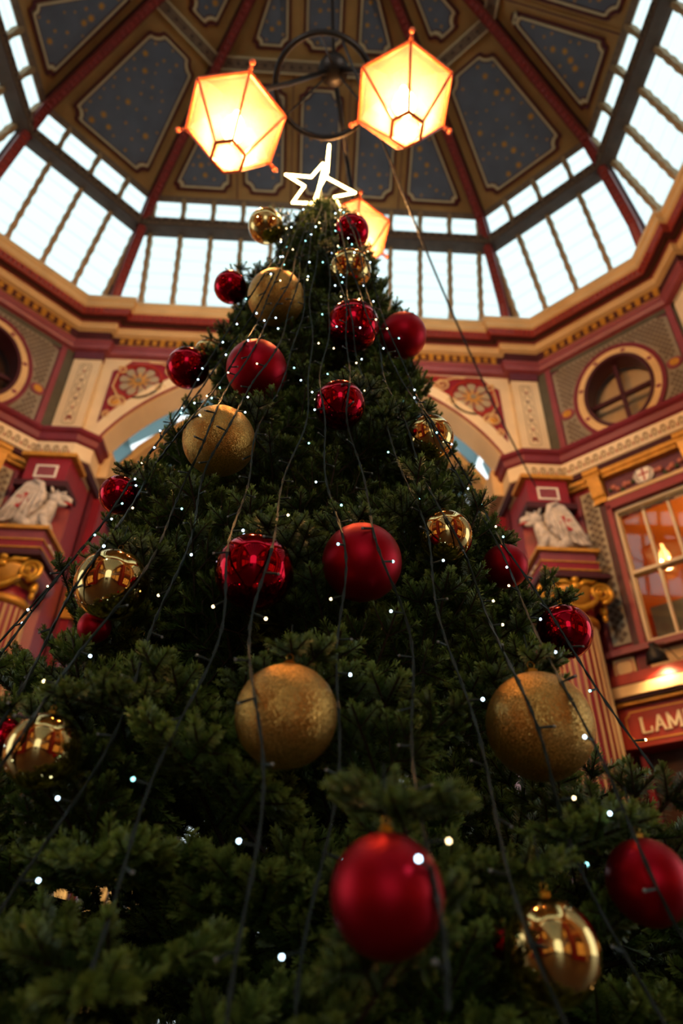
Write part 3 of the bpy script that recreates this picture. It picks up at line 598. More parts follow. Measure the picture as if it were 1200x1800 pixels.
    mb = MB(); D.box(mb, -1.5, 1.5, -2.8, -2.72, 5.1, 6.1); mb.build('dado', 'wood_dark', rm)
    mb = MB(); D.box(mb, -1.2, -.2, -2.75, -2.7, 6.35, 7.2); mb.build('picture', 'slate_blue', rm)
    pl = bpy.data.lights.new('room_lamp', 'POINT'); pl.energy = SHOP_W; pl.color = (1, .72, .38); pl.shadow_soft_size = .12; po = bpy.data.objects.new('room_lamp', pl); COL.objects.link(po); po.location = D(.28, -1.3, 7.05)
    c = D(.28, -1.3, 0); pd = empty('pendant_lamp', (c.x, c.y, 6.9)); tag(pd, 'glowing glass pendant lamp inside the lit window at the %s' % SIDEW[sg], 'lamp')
    mb = MB(); mb.tube([(c.x, c.y, 8.0), (c.x, c.y, 7.35)], .008, 5); mb.build('cord', 'black', pd)
    mb = MB(); mb.lathe((c.x, c.y, 6.9), [(.05, 0), (.13, .04), (.15, .16), (.13, .32), (.07, .40), (.03, .45)], 14, 1, .06); mb.build('glass_shade', 'opal', pd, True)
    mb = MB(); mb.ball((c.x, c.y, 7.06), .06); mb.build('bulb', 'small_bulb', pd, True)
    if sg == 1:
        for i, (u, nn, z) in enumerate(((-.42, -.9, 5.72), (-.25, -1.2, 5.75), (.25, -1.4, 5.9))):
            p = D(u, nn, z); sl = empty('table_lamp', (p.x, p.y, 5.1)); tag(sl, ('small bare bulb lamp low in the lit window, leftmost of three', 'small bare bulb lamp low in the lit window, middle of three', 'small bare bulb lamp low in the lit window, rightmost of three')[i], 'lamp', 'small lamps in the lit window')
            mb = MB(); mb.tube([(p.x, p.y, 5.1), (p.x, p.y, z-.03)], .012, 6); mb.lathe((p.x, p.y, 5.1), [(.07, 0), (.07, .02), (.02, .04)], 10); mb.build('stand', 'black', sl)
            mb = MB(); mb.ball(p, .032); mb.build('bulb', 'small_bulb', sl, True)
        # dark leaf garland across the head of the window
        gl = empty('window_garland', D(0, -.05, 7.5)); tag(gl, 'dark leafy garland strung across the top of the lit window', 'garland')
        mb = MB(); mb.tube([D(u, -.03, 7.565-.03*math.sin((u+.55)*3)) for u in np.linspace(-.54, .54, 16)], .006, 4); mb.build('string', 'black', gl)
        for i in range(26):
            u = -.53+i*.042; z = 7.545-.03*math.sin((u+.55)*3); mb = MB(); h = .035+.03*((i*5) % 4)/3; D.poly(mb, [(u-.016, z), (u+.016, z), (u+.02, z-h*.6), (u, z-h), (u-.018, z-h*.5)], -.035, -.025); mb.build('leaf', 'black', gl)
    # fascia: cream panels, cornices, sign
    for q in (-1, 1):
        mb = MB(); D.box(mb, q*.94-.15, q*.94+.15, 0, .06, 5.0, 5.27); cp = mb.build('cream_panel', 'cream_gold', wl)
        mb = MB(); qd = [(q*.94-.12, 5.03), (q*.94+.12, 5.03), (q*.94+.12, 5.24), (q*.94-.12, 5.24)]; D.ring(mb, notch(qd, .03), notch(inset(qd, .01), .03), .06, .066); mb.build('panel_line', 'red', cp)
        mb = MB(); D.box(mb, q*.69-.07, q*.69+.07, 0, .05, 5.0, 5.30); tr = mb.build('triglyph', 'crimson', wl)
        for e in (-.035, 0, .035): mb = MB(); D.box(mb, q*.69+e-.008, q*.69+e+.008, .05, .056, 5.03, 5.2); mb.build('groove', 'dark_maroon', tr)
    mb = MB(); D.box(mb, -.60, .60, 0, .04, 5.0, 5.27); mb.build('cream_panel', 'cream_gold', wl)
    for nm, mt, z0, z1, n1 in (('sill_moulding', 'rose', 5.28, 5.36, .12), ('red_moulding', 'red', 4.86, 5.0, .14), ('maroon_line', 'dark_maroon', 4.82, 4.86, .12), ('yellow_moulding', 'cream_gold', 4.68, 4.82, .20), ('maroon_line', 'dark_maroon', 4.64, 4.68, .16), ('gold_line', 'gold', 4.59, 4.63, .12)):
        mb = MB(); D.box(mb, -1.12, 1.12, 0, n1+.06, z0, z1); D.box(mb, -1.4, 1.4, 0, n1, z0, z1); mb.build(nm, mt, wl)
    sgn = empty('shop_sign', D(0, .06, 4.1)); tag(sgn, 'red shop sign board with cream slab lettering, lit by a black spotlight' if sg == 1 else 'plain red shop fascia board behind the tree at the left', 'sign')
    mb = MB(); D.box(mb, -1.2, 1.2, .0, .10, 4.06, 4.58); mb.build('board', 'red', sgn)
    qd = [(-1.07, 4.13), (1.07, 4.13), (1.07, 4.52), (-1.07, 4.52)]; mb = MB(); D.ring(mb, notch(qd, .06), notch(inset(qd, .014), .06), .10, .108); mb.build('gold_line', 'star_gold', sgn)
    if sg == 1:
        # slab serif lettering
        GL = {'L': [('v', 0), ('h', 0, 0, 1), ('t', 1, 0, .35), ('s', 0, 1, .32)], 'A': [('d', 0, 0, .5, 1), ('d', 1, 0, .5, 1), ('h', .33, .25, .75), ('s', 0, 0, .3), ('s', 1, 0, .3)],
              'M': [('v', 0), ('v', 1), ('d', 0, 1, .5, .1), ('d', 1, 1, .5, .1), ('s', 0, 0, .3), ('s', 1, 0, .3), ('s', 0, 1, .2), ('s', 1, 1, .2)], 'B': [('v', 0.05), ('h', 0, 0, .8), ('h', .5, 0, .8), ('h', 1, 0, .75), ('w', .88, .08, .42), ('w', .82, .56, .92)],
              'T': [('v', .5), ('h', 1, 0, 1), ('t', 0, .7, 1), ('t', 1, .7, 1), ('s', .5, 0, .35)], 'V': [('d', .5, 0, 0, 1), ('d', .5, 0, 1, 1), ('s', 0, 1, .3), ('s', 1, 1, .3)], 'E': [('v', 0), ('h', 0, 0, 1), ('h', .5, 0, .75), ('h', 1, 0, 1), ('t', 1, 0, .3), ('t', 1, .7, 1)],
              'R': [('v', 0), ('h', .5, 0, .8), ('h', 1, 0, .75), ('w', .85, .56, .92), ('d', .5, .5, 1, 0), ('s', 0, 0, .3)], 'N': [('v', 0), ('v', 1), ('d', 0, 1, 1, 0), ('s', 0, 0, .3), ('s', 1, 1, .3)]}
        hh = .19; ww = .115; st = .03; u = -.87; zb = 4.225
        for ch in 'LAMB TAVERN':
            if ch == ' ': u += .11; continue
            wch = ww*(1.25 if ch == 'M' else 1); mb = MB(); P = lambda a, b: (u+a*wch, zb+b*hh)
            def seg(p, q, t):
                p = Vector(p); q = Vector(q); d = (q-p).normalized(); nn = Vector((-d.y, d.x))*t/2; D.poly(mb, [tuple(p-nn), tuple(q-nn), tuple(q+nn), tuple(p+nn)], .10, .118)
            for e in GL[ch]:
                if e[0] == 'v': seg(P(e[1], 0), P(e[1], 1), st)
                elif e[0] == 'h': seg(P(e[2], e[1]), P(e[3], e[1]), st*.6)
                elif e[0] == 'w': seg(P(e[1], e[2]), P(e[1], e[3]), st)
                elif e[0] == 't': seg(P(e[1], e[2]), P(e[1], e[3]), st*.6)
                elif e[0] == 'd': seg(P(e[1], e[2]), P(e[3], e[4]), st*.9)
                elif e[0] == 's': seg((P(e[1], e[2])[0]-wch*e[3]*.6, P(0, e[2])[1]), (P(e[1], e[2])[0]+wch*e[3]*.6, P(0, e[2])[1]), st*.5)
            mb.build('letter', 'cream', sgn); u += wch+.055
        # spotlight on a bracket
        p = D(-.40, .42, 5.06); sl = empty('spotlight', p); tag(sl, 'black bell-shaped spotlight on a bent arm over the red shop sign', 'lamp')
        ax = (D(-.40, .10, 4.3)-p).normalized(); e1 = ax.orthogonal().normalized(); e2 = ax.cross(e1); mb = MB(); prof = [(.03, -.16), (.035, -.10), (.09, -.06), (.125, .02), (.14, .10), (.13, .10), (.10, .0)]; kk = 18; vs = []; fs = []
        for r, a in prof: vs += [p+ax*a+(e1*math.cos(2*math.pi*j/kk)+e2*math.sin(2*math.pi*j/kk))*r for j in range(kk)]
        for i in range(len(prof)-1): fs += [(i*kk+j, i*kk+(j+1) % kk, (i+1)*kk+(j+1) % kk, (i+1)*kk+j) for j in range(kk)]
        mb.add(vs, fs); mb.build('shade', 'black', sl, True)
        mb = MB(); mb.tube([D(-.40, .0, 5.12), D(-.40, .15, 5.22), D(-.40, .34, 5.26), tuple(p-ax*.14)], .014, 6); mb.build('arm', 'black', sl, True)
        mb = MB(); mb.tube([tuple(p-ax*.12), D(-.30, .30, 5.24), D(-.22, .1, 5.06), D(-.05, .08, 5.10), D(.05, .08, 5.05)], .007, 5); mb.build('cable', 'black', sl, True)
        mb = MB(); mb.ball(p+ax*.05, .045); mb.build('bulb', 'small_bulb', sl, True)
        ld = bpy.data.lights.new('spot', 'SPOT'); ld.energy = FLOOD_W; ld.color = (1, .66, .32); ld.spot_size = 2.4; ld.spot_blend = .6; ld.shadow_soft_size = .05; lo = bpy.data.objects.new('spot', ld); COL.objects.link(lo); lo.location = p+ax*.11; lo.rotation_euler = ax.to_track_quat('-Z', 'Y').to_euler()
    # shop front under the sign
    mb = MB(); D.box(mb, -1.15, 1.15, -.25, -.2, .0, 4.06); mb.build('shop_back', 'wood_dark', wl)
    mb = MB(); D.box(mb, -1.0, 1.0, -.2, -.15, .9, 2.9); mb.build('shop_light', 'shop_glow', wl)
    for u in (-1.0, -.34, .34, 1.0): mb = MB(); D.box(mb, u-.04, u+.04, -.15, -.05, 0, 4.0); mb.build('shop_mullion', 'crimson', wl)
    mb = MB(); D.box(mb, -1.15, 1.15, -.15, -.0, .0, .85); mb.build('stall_riser', 'crimson', wl)
    # pilasters above, pier below
    for A_, (x0, x1, y0) in enumerate(((3.82, 4.28, 5.88),)):
        Kp = Fr((sg*4.05, C+5.88, 0), (sg, 0, 0), (0, -1, 0))
        mb = MB(); Kp.box(mb, -.25, .25, -.35, 0, 8.9, 11.06); pz = mb.build('pilaster', 'cream', wl)
        mb = MB(); Kp.box(mb, -.26, .26, -.1, .03, 10.88, 11.06); mb.build('pilaster_cap', 'plum', pz); mb = MB(); Kp.box(mb, -.26, .26, -.1, .03, 8.98, 9.14); mb.build('pilaster_foot', 'plum', pz)
        qd = [(-.11, 9.30), (.11, 9.30), (.11, 10.76), (-.11, 10.76)]; mb = MB(); Kp.poly(mb, notch(qd, .03), 0, .008); pp = mb.build('painted_panel', 'lattice_light', pz); pp.data.materials[0] = M['cream']
        mb = MB(); Kp.ring(mb, notch(qd, .03), notch(inset(qd, .008), .03), .0, .012); mb.build('panel_line', 'grey', pp)
        for i in range(6):
            z = 9.42+i*.225
            for q in (-1, 1):
                mb = MB(); mb.tube([Kp(q*(.015+.055*math.sin(t*2.6)*(1-.25*t)), .014, z+.2*t/1.2-.02*math.cos(t*5)) for t in np.linspace(0, 1.2, 9)], .007, 4); mb.build('painted_scroll', 'grey', pp)
            mb = MB(); Kp.poly(mb, ell(0, z+.03, .022, .03, 6), .008, .016); mb.build('painted_flower', 'red' if i in (0, 3) else ('pink_rose' if i % 2 else 'plum'), pp)
        mb = MB(); Kp.poly(mb, [(-.06, 9.36), (0, 9.44), (.06, 9.36), (.045, 9.46), (0, 9.5), (-.045, 9.46)], .008, .016); mb.build('painted_flower', 'red', pp)
    mb = MB(); plan = [(3.62, 6.6), (3.62, 6.0), (3.80, 5.90), (4.30, 5.90), (4.36, 5.97), (4.36, 6.6)]; mb.prism([(sg*x, C+y, 0) for x, y in plan], [(sg*x, C+y, 8.98) for x, y in plan]); mb.build('pier', 'crimson', wl)
    mb = MB(); plan = [(6.6, 3.62), (6.22, 3.62), (6.12, 3.57), (6.12, 4.07), (6.22, 4.12), (6.6, 4.12)]; mb.prism([(sg*x, C+y, 0) for x, y in plan], [(sg*x, C+y, 11.1) for x, y in plan]); mb.build('side_pier', 'cream', wl)
    # lower cornice, wrapped round the pier, bay and side pier
    tr = struct('trim_%d' % (2 if sg == 1 else 3), 'maroon cornice with painted palmette frieze above the corner shop at the %s' % SIDEW[sg])
    path = [(3.62, 19), (3.62, 5.98), (3.78, 5.86), (4.409, 5.86), (6.08, 4.189), (6.08, 3.55), (6.2, 3.5), (12, 3.5)]; path = [(sg*x, C+y) for x, y in path]
    sd = 1
    if sg == -1: path = path[::-1]
    for nm, mt, pr in (('top_moulding', 'maroon', [(0, 9.14), (.12, 9.12), (.24, 9.02), (.26, 8.94), (.20, 8.90), (.18, 8.80), (.12, 8.76)]), ('palmette_frieze', 'cream', [(.13, 8.78), (.13, 8.50), (.10, 8.48)]), ('soffit', 'dark_maroon', [(.11, 8.49), (.06, 8.42), (0, 8.40)])):
        sweep(MB(), path, pr, False, sd).build(nm, mt, tr)
    mb = MB(); mb2 = MB()
    vp = path[1:5] if sg == 1 else path[3:7]
    for p, d, nn in along(vp, .135, .133*sd, .02):
        def Q(a, n_, z): return (p.x+d.x*a+nn.x*n_*sd, p.y+d.y*a+nn.y*n_*sd, z)
        arc = [(-.045, 8.545), (-.05, 8.62), (-.03, 8.68), (0, 8.70), (.03, 8.68), (.05, 8.62), (.045, 8.545), (.03, 8.55), (.03, 8.62), (0, 8.66), (-.03, 8.62), (-.03, 8.55)]
        mb.prism([Q(a, 0, z) for a, z in arc], [Q(a, .006, z) for a, z in arc]); ar2 = [(-.016, 8.54), (.016, 8.54), (.012, 8.62), (-.012, 8.62)]
        mb.prism([Q(a, 0, z) for a, z in ar2], [Q(a, .006, z) for a, z in ar2]); ar3 = [(.06, 8.57), (.072, 8.62), (.085, 8.57), (.072, 8.53)]; mb2.prism([Q(a, 0, z) for a, z in ar3], [Q(a, .006, z) for a, z in ar3])
    tag(mb.build('palmettes', 'ornament', tr), kind='stuff'); tag(mb2.build('red_buds', 'red', tr), kind='stuff')
    # column with griffin
    K = Fr((sg*3.93, C+5.90, 0), (sg, 0, 0), (0, -1, 0)); p = K(0, .36, 0)
    cr = empty('fluted_column', p); tag(cr, 'red and gold fluted column with gilt scrolled capital at the %s of the arch' % SIDEW[sg], 'column', 'griffin columns')
    capital_and_column(K, sg, cr, None)
    griffin(K, -1, 'pale stone griffin with red cross on its wing, %s of the arch' % SIDEW[sg])

# ================================================================ the four market arms beyond the arches (vaulted glass roofs, shop walls)
def arm(name, o, ux, uy, depth, bays, detail):
    W = lambda x, d, z: Vector((o[0]+ux[0]*x+uy[0]*d, o[1]+ux[1]*x+uy[1]*d, z))
    r = struct('wall_arm_%s' % name)
    for sg in (-1, 1):
        mb = MB(); mb.hexa([W(*p) for p in ((sg*3.62, .5, 0), (sg*4.0, .5, 0), (sg*4.0, depth, 0), (sg*3.62, depth, 0), (sg*3.62, .5, 8.95), (sg*4.0, .5, 8.95), (sg*4.0, depth, 8.95), (sg*3.62, depth, 8.95))]); mb.build('side_wall', 'maroon', r)
        mb = MB()
        bd = (depth-1)/bays
        def bx(d0, d1, z0, z1, t): return mb.hexa([W(sg*a, b, c) for a, b, c in ((3.62, d0, z0), (3.62-t, d0, z0), (3.62-t, d1, z0), (3.62, d1, z0), (3.62, d0, z1), (3.62-t, d0, z1), (3.62-t, d1, z1), (3.62, d1, z1))])
        for i in range(bays):
            d0 = .8+i*bd
            mb = MB(); bx(d0, d0+.5, 0, 8.4, .14); mb.build('pilaster', 'crimson', r); mb = MB(); bx(d0-.05, d0+.55, 6.1, 6.7, .24); mb.build('pilaster_capital', 'gold', r)
            mb = MB(); bx(d0+.7, d0+bd-.2, .9, 3.3, .03); mb.build('shop_window', 'shop_glow', r); mb = MB(); bx(d0+.7, d0+bd-.2, 5.3, 7.5, .03); mb.build('upper_window', 'shop_glow' if (i+sg) % 2 else 'curtain', r)
            mb = MB(); bx(d0+.55, d0+bd-.05, 3.8, 4.5, .12); mb.build('fascia', 'red', r); mb = MB(); bx(d0+.55, d0+bd-.05, 4.6, 4.8, .2); mb.build('fascia_cornice', 'cream_gold', r)
            for q in range(4): mb = MB(); e = d0+.7+(bd-.9)*q/3; bx(e-.04, e+.04, .3, 7.6, .07); mb.build('window_post', 'dark_maroon', r)
        mb = MB(); bx(.3, depth, 8.5, 9.05, .3); mb.build('cornice', 'cream_gold', r)
    # vault: ribs and overlapping glass strips that follow the arch
    d = .35; i = 0
    a_, b_ = 3.72, 3.42
    while d < depth-.5:
        gw, rw = .62, .50
        for (e0, e1, mt, nm, lift) in ((d, d+gw, 'vault_glass', 'roof_glazing', .10), (d+gw, d+gw+rw, 'vault_tan', 'vault_rib', .0)):
            mb = MB(); N = 11 if nm == 'roof_glazing' else 20
            for j in range(N):
                t0 = math.pi*(j/N); t1 = math.pi*((j+1)/N); k0 = k1 = 0
                if nm == 'roof_glazing': k0, k1 = .0, .20   # overlapping tiles
                p = lambda t, dd, k: W((a_+lift+k)*math.cos(t), dd, 7.66+(b_+lift+k)*math.sin(t)+.05)
                q = [p(t0, e0, k0), p(t0, e1, k0), p(t1, e1, k1), p(t1, e0, k1)]; q2 = [p(t0, e0, k0+.02), p(t0, e1, k0+.02), p(t1, e1, k1+.02), p(t1, e0, k1+.02)]
                if nm == 'vault_rib': q2 = [p(t0, e0, .16), p(t0, e1, .16), p(t1, e1, .16), p(t1, e0, .16)]
                if t1 > .28 and t0 < math.pi-.28: mb.prism(q, q2)
            mb.build(nm, mt, r)
        d += gw+rw; i += 1
    return r
arm('back', (0, C+6.0), (1, 0), (0, 1), 15, 4, True)
arm('front', (0, C-6.0), (-1, 0), (0, -1), 20, 5, True)
arm('left', (-6.22, C), (0, 1), (-1, 0), 12, 3, False)
arm('right', (6.22, C), (0, -1), (1, 0), 12, 3, False)
# spandrel walls of the three unseen sides and plain near corner bays
ws = struct('wall_front', 'arched wall on the near side of the hall')
for o, u, n in (((0, C-6), (-1, 0, 0), (0, 1, 0)), ((-6.22, C), (0, 1, 0), (1, 0, 0)), ((6.22, C), (0, -1, 0), (-1, 0, 0))):
    fr = Fr((o[0], o[1], 0), u, n); mb = MB(); q = [(-3.62, 8.3)]+[(x, arch(x)) for x in np.linspace(-3.62, 3.62, 31)]+[(3.62, 8.3)]; n_ = len(q)
    mb.add([fr(a, 0, z) for a, z in q]+[fr(a, 0, 11.2) for a, z in q], [(i, i+1, n_+i+1, n_+i) for i in range(n_-1)]); mb.build('arch_wall', 'cream', ws)
def mirror_copy(o, parent=None, skip=()):
    c = o.copy(); COL.objects.link(c); c.parent = parent
    if parent is None:
        c.location.y = 2*C-o.location.y; c.scale.y = -1
    for ch in list(o.children):
        if ch.name.split('.')[0] not in skip: mirror_copy(ch, c, skip)
    return c
for nm, new, lab in (('wall_back_right', 'wall_front_right', 'maroon and gold corner bay on the near right of the hall'), ('wall_back_left', 'wall_front_left', 'maroon and gold corner bay on the near left of the hall'),
                     ('trim_2', 'trim_4', 'maroon palmette cornice on the near right'), ('trim_3', 'trim_5', 'maroon palmette cornice on the near left'), ('window_9', 'window_13', None), ('window_10', 'window_14', None),
                     ('window_11', 'window_15', None), ('window_12', 'window_16', None), ('wall_room_right', 'wall_room_near_right', None), ('wall_room_left', 'wall_room_near_left', None)):
    c = mirror_copy(bpy.data.objects[nm], None, ('painted_scroll', 'painted_flower', 'lozenges')); c.name = new
    if lab: c['label'] = lab
    elif 'label' in c: del c['label']
# added fill floodlights out of view on near corner bays, brightening the upper walls
for sg in (-1, 1):
    p = Vector((sg*4.75, C-5.05, 7.6)); fl_ = empty('fill_floodlight', p); tag(fl_, 'black fill lamp added out of view on the near corner bay at the %s' % SIDEW[sg], 'fill_floodlight', 'added fill floodlights'); d = (Vector((-sg*1.2, C+6.0, 9.6))-p).normalized()
    mb = MB(); e1 = d.orthogonal().normalized(); e2 = d.cross(e1); hx = lambda a, b, c: p+e1*a+e2*b+d*c
    mb.hexa([hx(*q) for q in ((-.1,-.1,-.2), (.1,-.1,-.2), (.1,.1,-.2), (-.1,.1,-.2), (-.2,-.2,0), (.2,-.2,0), (.2,.2,0), (-.2,.2,0))]); mb.build('housing', 'black', fl_)
    mb = MB(); mb.tube([p-d*.15, Vector((sg*5.2, C-5.35, 7.3))], .03, 6); mb.build('bracket', 'black', fl_)
    ld = bpy.data.lights.new('fill_flood', 'SPOT'); ld.energy = FILL_W; ld.color = (1, .93, .82); ld.spot_size = 1.15; ld.spot_blend = .7; ld.shadow_soft_size = .25; lo = bpy.data.objects.new('fill_flood', ld); COL.objects.link(lo); lo.location = p+d*.05; lo.rotation_euler = d.to_track_quat('-Z', 'Y').to_euler()
# ================================================================ lantern cluster
LC = Vector((.36, 3.55, 0))
ch = empty('lantern_frame', (LC.x, LC.y, 9.5)); tag(ch, 'black iron ring and hub that carries the three hanging lanterns', 'light fitting')
HUB = Vector((.27, 3.45, 9.92)); RC = Vector((.18, 3.42, 9.38))
mb = MB(); mb.tube([RC+Vector((.52*math.cos(a), .52*math.sin(a), 0)) for a in [2*math.pi*i/40 for i in range(40)]], .032, 8, True); mb.build('ring', 'iron', ch, True)
mb = MB(); mb.lathe((HUB.x, HUB.y, HUB.z-.12), [(.05, 0), (.16, .04), (.17, .12), (.10, .17), (.14, .22), (.05, .27)], 14); mb.build('hub', 'iron', ch, True)
mb = MB(); mb.tube([HUB, Vector((HUB.x*.5, (HUB.y+C)/2, 13.5)), (0, C, 17.3)], .02, 6); mb.build('rod', 'iron', ch)
L3 = [Vector((-.66, 3.36, 8.10)), Vector((.98, 3.16, 8.38)), Vector((.62, 5.33, 9.42))]
for i, p in enumerate(L3):
    mb = MB(); t = Vector((p.x, p.y, p.z+.55)); mb.tube([HUB, HUB.lerp(t, .5)+Vector((0, 0, .12)), t+Vector((0, 0, .35)), t], [.03, .028, .025, .025], 7); mb.build('arm', 'iron', ch, True)
for s in (0, 1, 2):
    a = RC+Vector((.52*math.cos(2.1*s+.4), .52*math.sin(2.1*s+.4), 0)); mb = MB(); mb.tube([a, HUB], .012, 5); mb.build('stay', 'iron', ch)
llab = ('glowing hexagonal lantern hanging upper left of the treetop star', 'glowing hexagonal lantern hanging upper right, highest of the three', 'glowing hexagonal lantern half hidden behind the treetop baubles')
for i, (p, a0) in enumerate(zip(L3, (math.radians(50), math.radians(30), math.radians(35)))):
    ln = empty('hanging_lantern', p); tag(ln, llab[i], 'lantern', 'hexagonal hanging lanterns')
    rt, rbm, zt, zb = .49, .16, .30, -.33
    T = [p+Vector((rt*math.cos(a0+math.pi/3*j), rt*math.sin(a0+math.pi/3*j), zt)) for j in range(6)]; B = [p+Vector((rbm*math.cos(a0+math.pi/3*j), rbm*math.sin(a0+math.pi/3*j), zb)) for j in range(6)]
    for j in range(6):
        k = (j+1) % 6; mid = (T[j]+T[k]+B[j]+B[k])/4; inn = (Vector((p.x, p.y, mid.z))-mid).normalized()*.01
        mb = MB(); mb.prism([T[j]+inn, T[k]+inn, B[k]+inn, B[j]+inn], [T[j]+inn*1.6, T[k]+inn*1.6, B[k]+inn*1.6, B[j]+inn*1.6]); mb.build('glass_pane', 'lamp_glass', ln)
        mb = MB(); mb.tube([T[j], B[j]], .014, 6); mb.build('corner_bar', 'copper', ln)
        mb = MB(); mb.tube([T[j], T[k]], .02, 6); mb.build('top_bar', 'copper', ln); mb = MB(); mb.tube([B[j], B[k]], .018, 6); mb.build('bottom_bar', 'copper', ln)
        if j % 2 == 0:
            q = (T[j]-Vector((p.x, p.y, T[j].z))).normalized(); mb = MB(); mb.tube([T[j], T[j]+q*.06], .018, 6); mb.ball(T[j]+q*.09, .03, 8, 6); mb.build('finial', 'copper', ln, True)
    mb = MB(); mb.prism([b+(Vector((p.x, p.y, b.z))-b)*.05 for b in B], [b+(Vector((p.x, p.y, b.z))-b)*.05+Vector((0, 0, .012)) for b in B]); mb.build('base_plate', 'lamp_glass', ln)
    mb = MB(); mb.lathe((p.x, p.y, p.z+zb-.03), [(.118, 0), (.125, .015), (.118, .028)], 24); mb.build('glass_disc', 'opal', ln, True)
    ring_ = [(.49, .30), (.47, .36), (.36, .46), (.20, .54), (.12, .66), (.10, .8)]
    mb = MB(); vs = []; fs = []
    for r, z in ring_: vs += [p+Vector((r*math.cos(a0+math.pi/3*j), r*math.sin(a0+math.pi/3*j), z)) for j in range(6)]
    for q in range(len(ring_)-1): fs += [(q*6+j, q*6+(j+1) % 6, (q+1)*6+(j+1) % 6, (q+1)*6+j) for j in range(6)]
    fs.append(tuple(range(30, 36))); mb.add(vs, fs); mb.build('roof', 'iron', ln)
    mb = MB(); mb.lathe((p.x, p.y, p.z+.20), [(.06, -.14), (.10, -.1), (.115, -.02), (.09, .08), (.05, .14), (.03, .3)], 14); mb.build('bulb', 'bulb', ln, True)
    pl = bpy.data.lights.new('lantern_light', 'POINT'); pl.energy = LAMP_W; pl.color = (1, .75, .48); pl.shadow_soft_size = .14; po = bpy.data.objects.new('lantern_light', pl); COL.objects.link(po); po.location = p+Vector((0, 0, .0))
# supply cable sagging from the lantern ring to the right corner bay
a = RC+Vector((.18, -.45, -.02)); b = Vector((3.7, C+5.35, 8.0)); P = []
for i in range(25):
    f = i/24; q = a.lerp(b, f); q.z -= .5*math.sin(math.pi*f); P.append(q)
mb = MB(); mb.tube(P, .014, 5); o = mb.build('power_cable', 'black', None, True, a); tag(o, 'thin black cable sagging from the lantern ring to the corner bay', 'cable')

# ================================================================ the tree
TX, TY = .275, 3.2
RZ = [(0.3, 2.2), (1.2, 1.92), (2.0, 1.62), (3.0, 1.22), (4.0, .88), (5.0, .63), (5.8, .47), (6.4, .28), (6.8, .11), (7.2, .02)]
def rz(z): return float(np.interp(z, [a for a, b in RZ], [b for a, b in RZ]))
def pix(px, py, t): return CAM+(F_+R_*((px-600)/FPX)+U_*((900-py)/FPX))*t
def surf(px, py, add=.02):
    d = F_+R_*((px-600)/FPX)+U_*((900-py)/FPX); best = None; bd = 9e9
    for i in range(900):
        t = .5+i*.01; P = CAM+d*t; g = math.hypot(P.x-TX, P.y-TY)-rz(P.z)-add
        if g < 0: return t
        if g < bd: bd = g; best = t
    return best
# (finish, pixel centre in the photograph used once to place it on the tree cone, radius px, label)
BAUB = [
 ('shiny_gold', 467, 398, 32, 0, 'mirror gold bauble beside the treetop, left below the star'),
 ('shiny_red', 618, 407, 32, 0, 'shiny red bauble in front of the half hidden lantern'),
 ('shiny_gold', 615, 475, 38, 0, 'mirror gold bauble directly under the topmost red bauble'),
 ('shiny_red', 405, 505, 30, 0, 'small shiny red bauble on the left edge near the treetop'),
 ('glitter_gold', 485, 523, 51, 0, 'glittered gold bauble highest on the tree'),
 ('shiny_red', 620, 573, 47, 0, 'shiny red bauble touching the matte red one near the top'),
 ('matte_red', 708, 590, 42, 0, 'matte red bauble on the right edge of the upper tree'),
 ('shiny_red', 330, 647, 38, 0, 'shiny red bauble on the left edge below the red spandrel'),
 ('shiny_gold', 365, 620, 24, .18, 'small gold bauble peeking out behind the shiny red one at left'),
 ('matte_red', 451, 650, 54, 0, 'large matte red bauble in the upper middle of the tree'),
 ('shiny_red', 597, 712, 45, 0, 'shiny red bauble hanging among fairy lights at upper centre'),
 ('glitter_gold', 385, 775, 64, 0, 'large glittered gold bauble left of centre in the upper half'),
 ('shiny_gold', 755, 770, 42, 0, 'mirror gold bauble at the right by the arch spandrel'),
 ('shiny_red', 210, 870, 36, 0, 'shiny red bauble at the left edge beside the griffin'),
 ('shiny_gold', 197, 1028, 66, 0, 'big mirror gold bauble at the left beside the fluted column'),
 ('shiny_red', 447, 1005, 70, 0, 'big shiny red bauble reflecting the arcade at tree centre'),
 ('matte_red', 636, 988, 70, .04, 'matte red bauble behind upright fir tips at tree centre'),
 ('shiny_gold', 783, 942, 47, 0, 'mirror gold bauble at the right behind a fairy light wire'),
 ('matte_red', 888, 995, 40, .16, 'dark red bauble half hidden by branches beside the right griffin'),
 ('shiny_red', 992, 1110, 50, .03, 'shiny red bauble at the right edge beside the lattice strip'),
 ('glitter_gold', 503, 1257, 92, 0, 'large glittered gold bauble with fir twigs across it, low centre'),
 ('glitter_gold', 948, 1275, 97, 0, 'large glittered gold bauble beside the red shop sign'),
 ('shiny_gold', 75, 1320, 69, 0, 'mirror gold bauble low at the left edge of the picture'),
 ('shiny_red', 5, 1295, 36, .03, 'shiny red bauble cut off by the left edge of the picture'),
 ('matte_red', 680, 1572, 107, -.22, 'largest matte red bauble, out of focus, low in front'),
 ('matte_red', 1138, 1550, 78, -.05, 'matte red bauble cut off at the lower right'),
 ('shiny_gold', 970, 1672, 93, 0, 'mirror gold bauble at the bottom reflecting the arcade'),
 ('matte_red', 166, 1102, 30, .2, 'red bauble showing below the big mirror gold one at left'),
 ('shiny_red', 885, 1655, 32, .1, 'small dark red bauble behind the bottom gold bauble')]
sph = {}
def uvsphere(r): return MB().ball((0, 0, 0), r, 48, 30)
BPOS = []
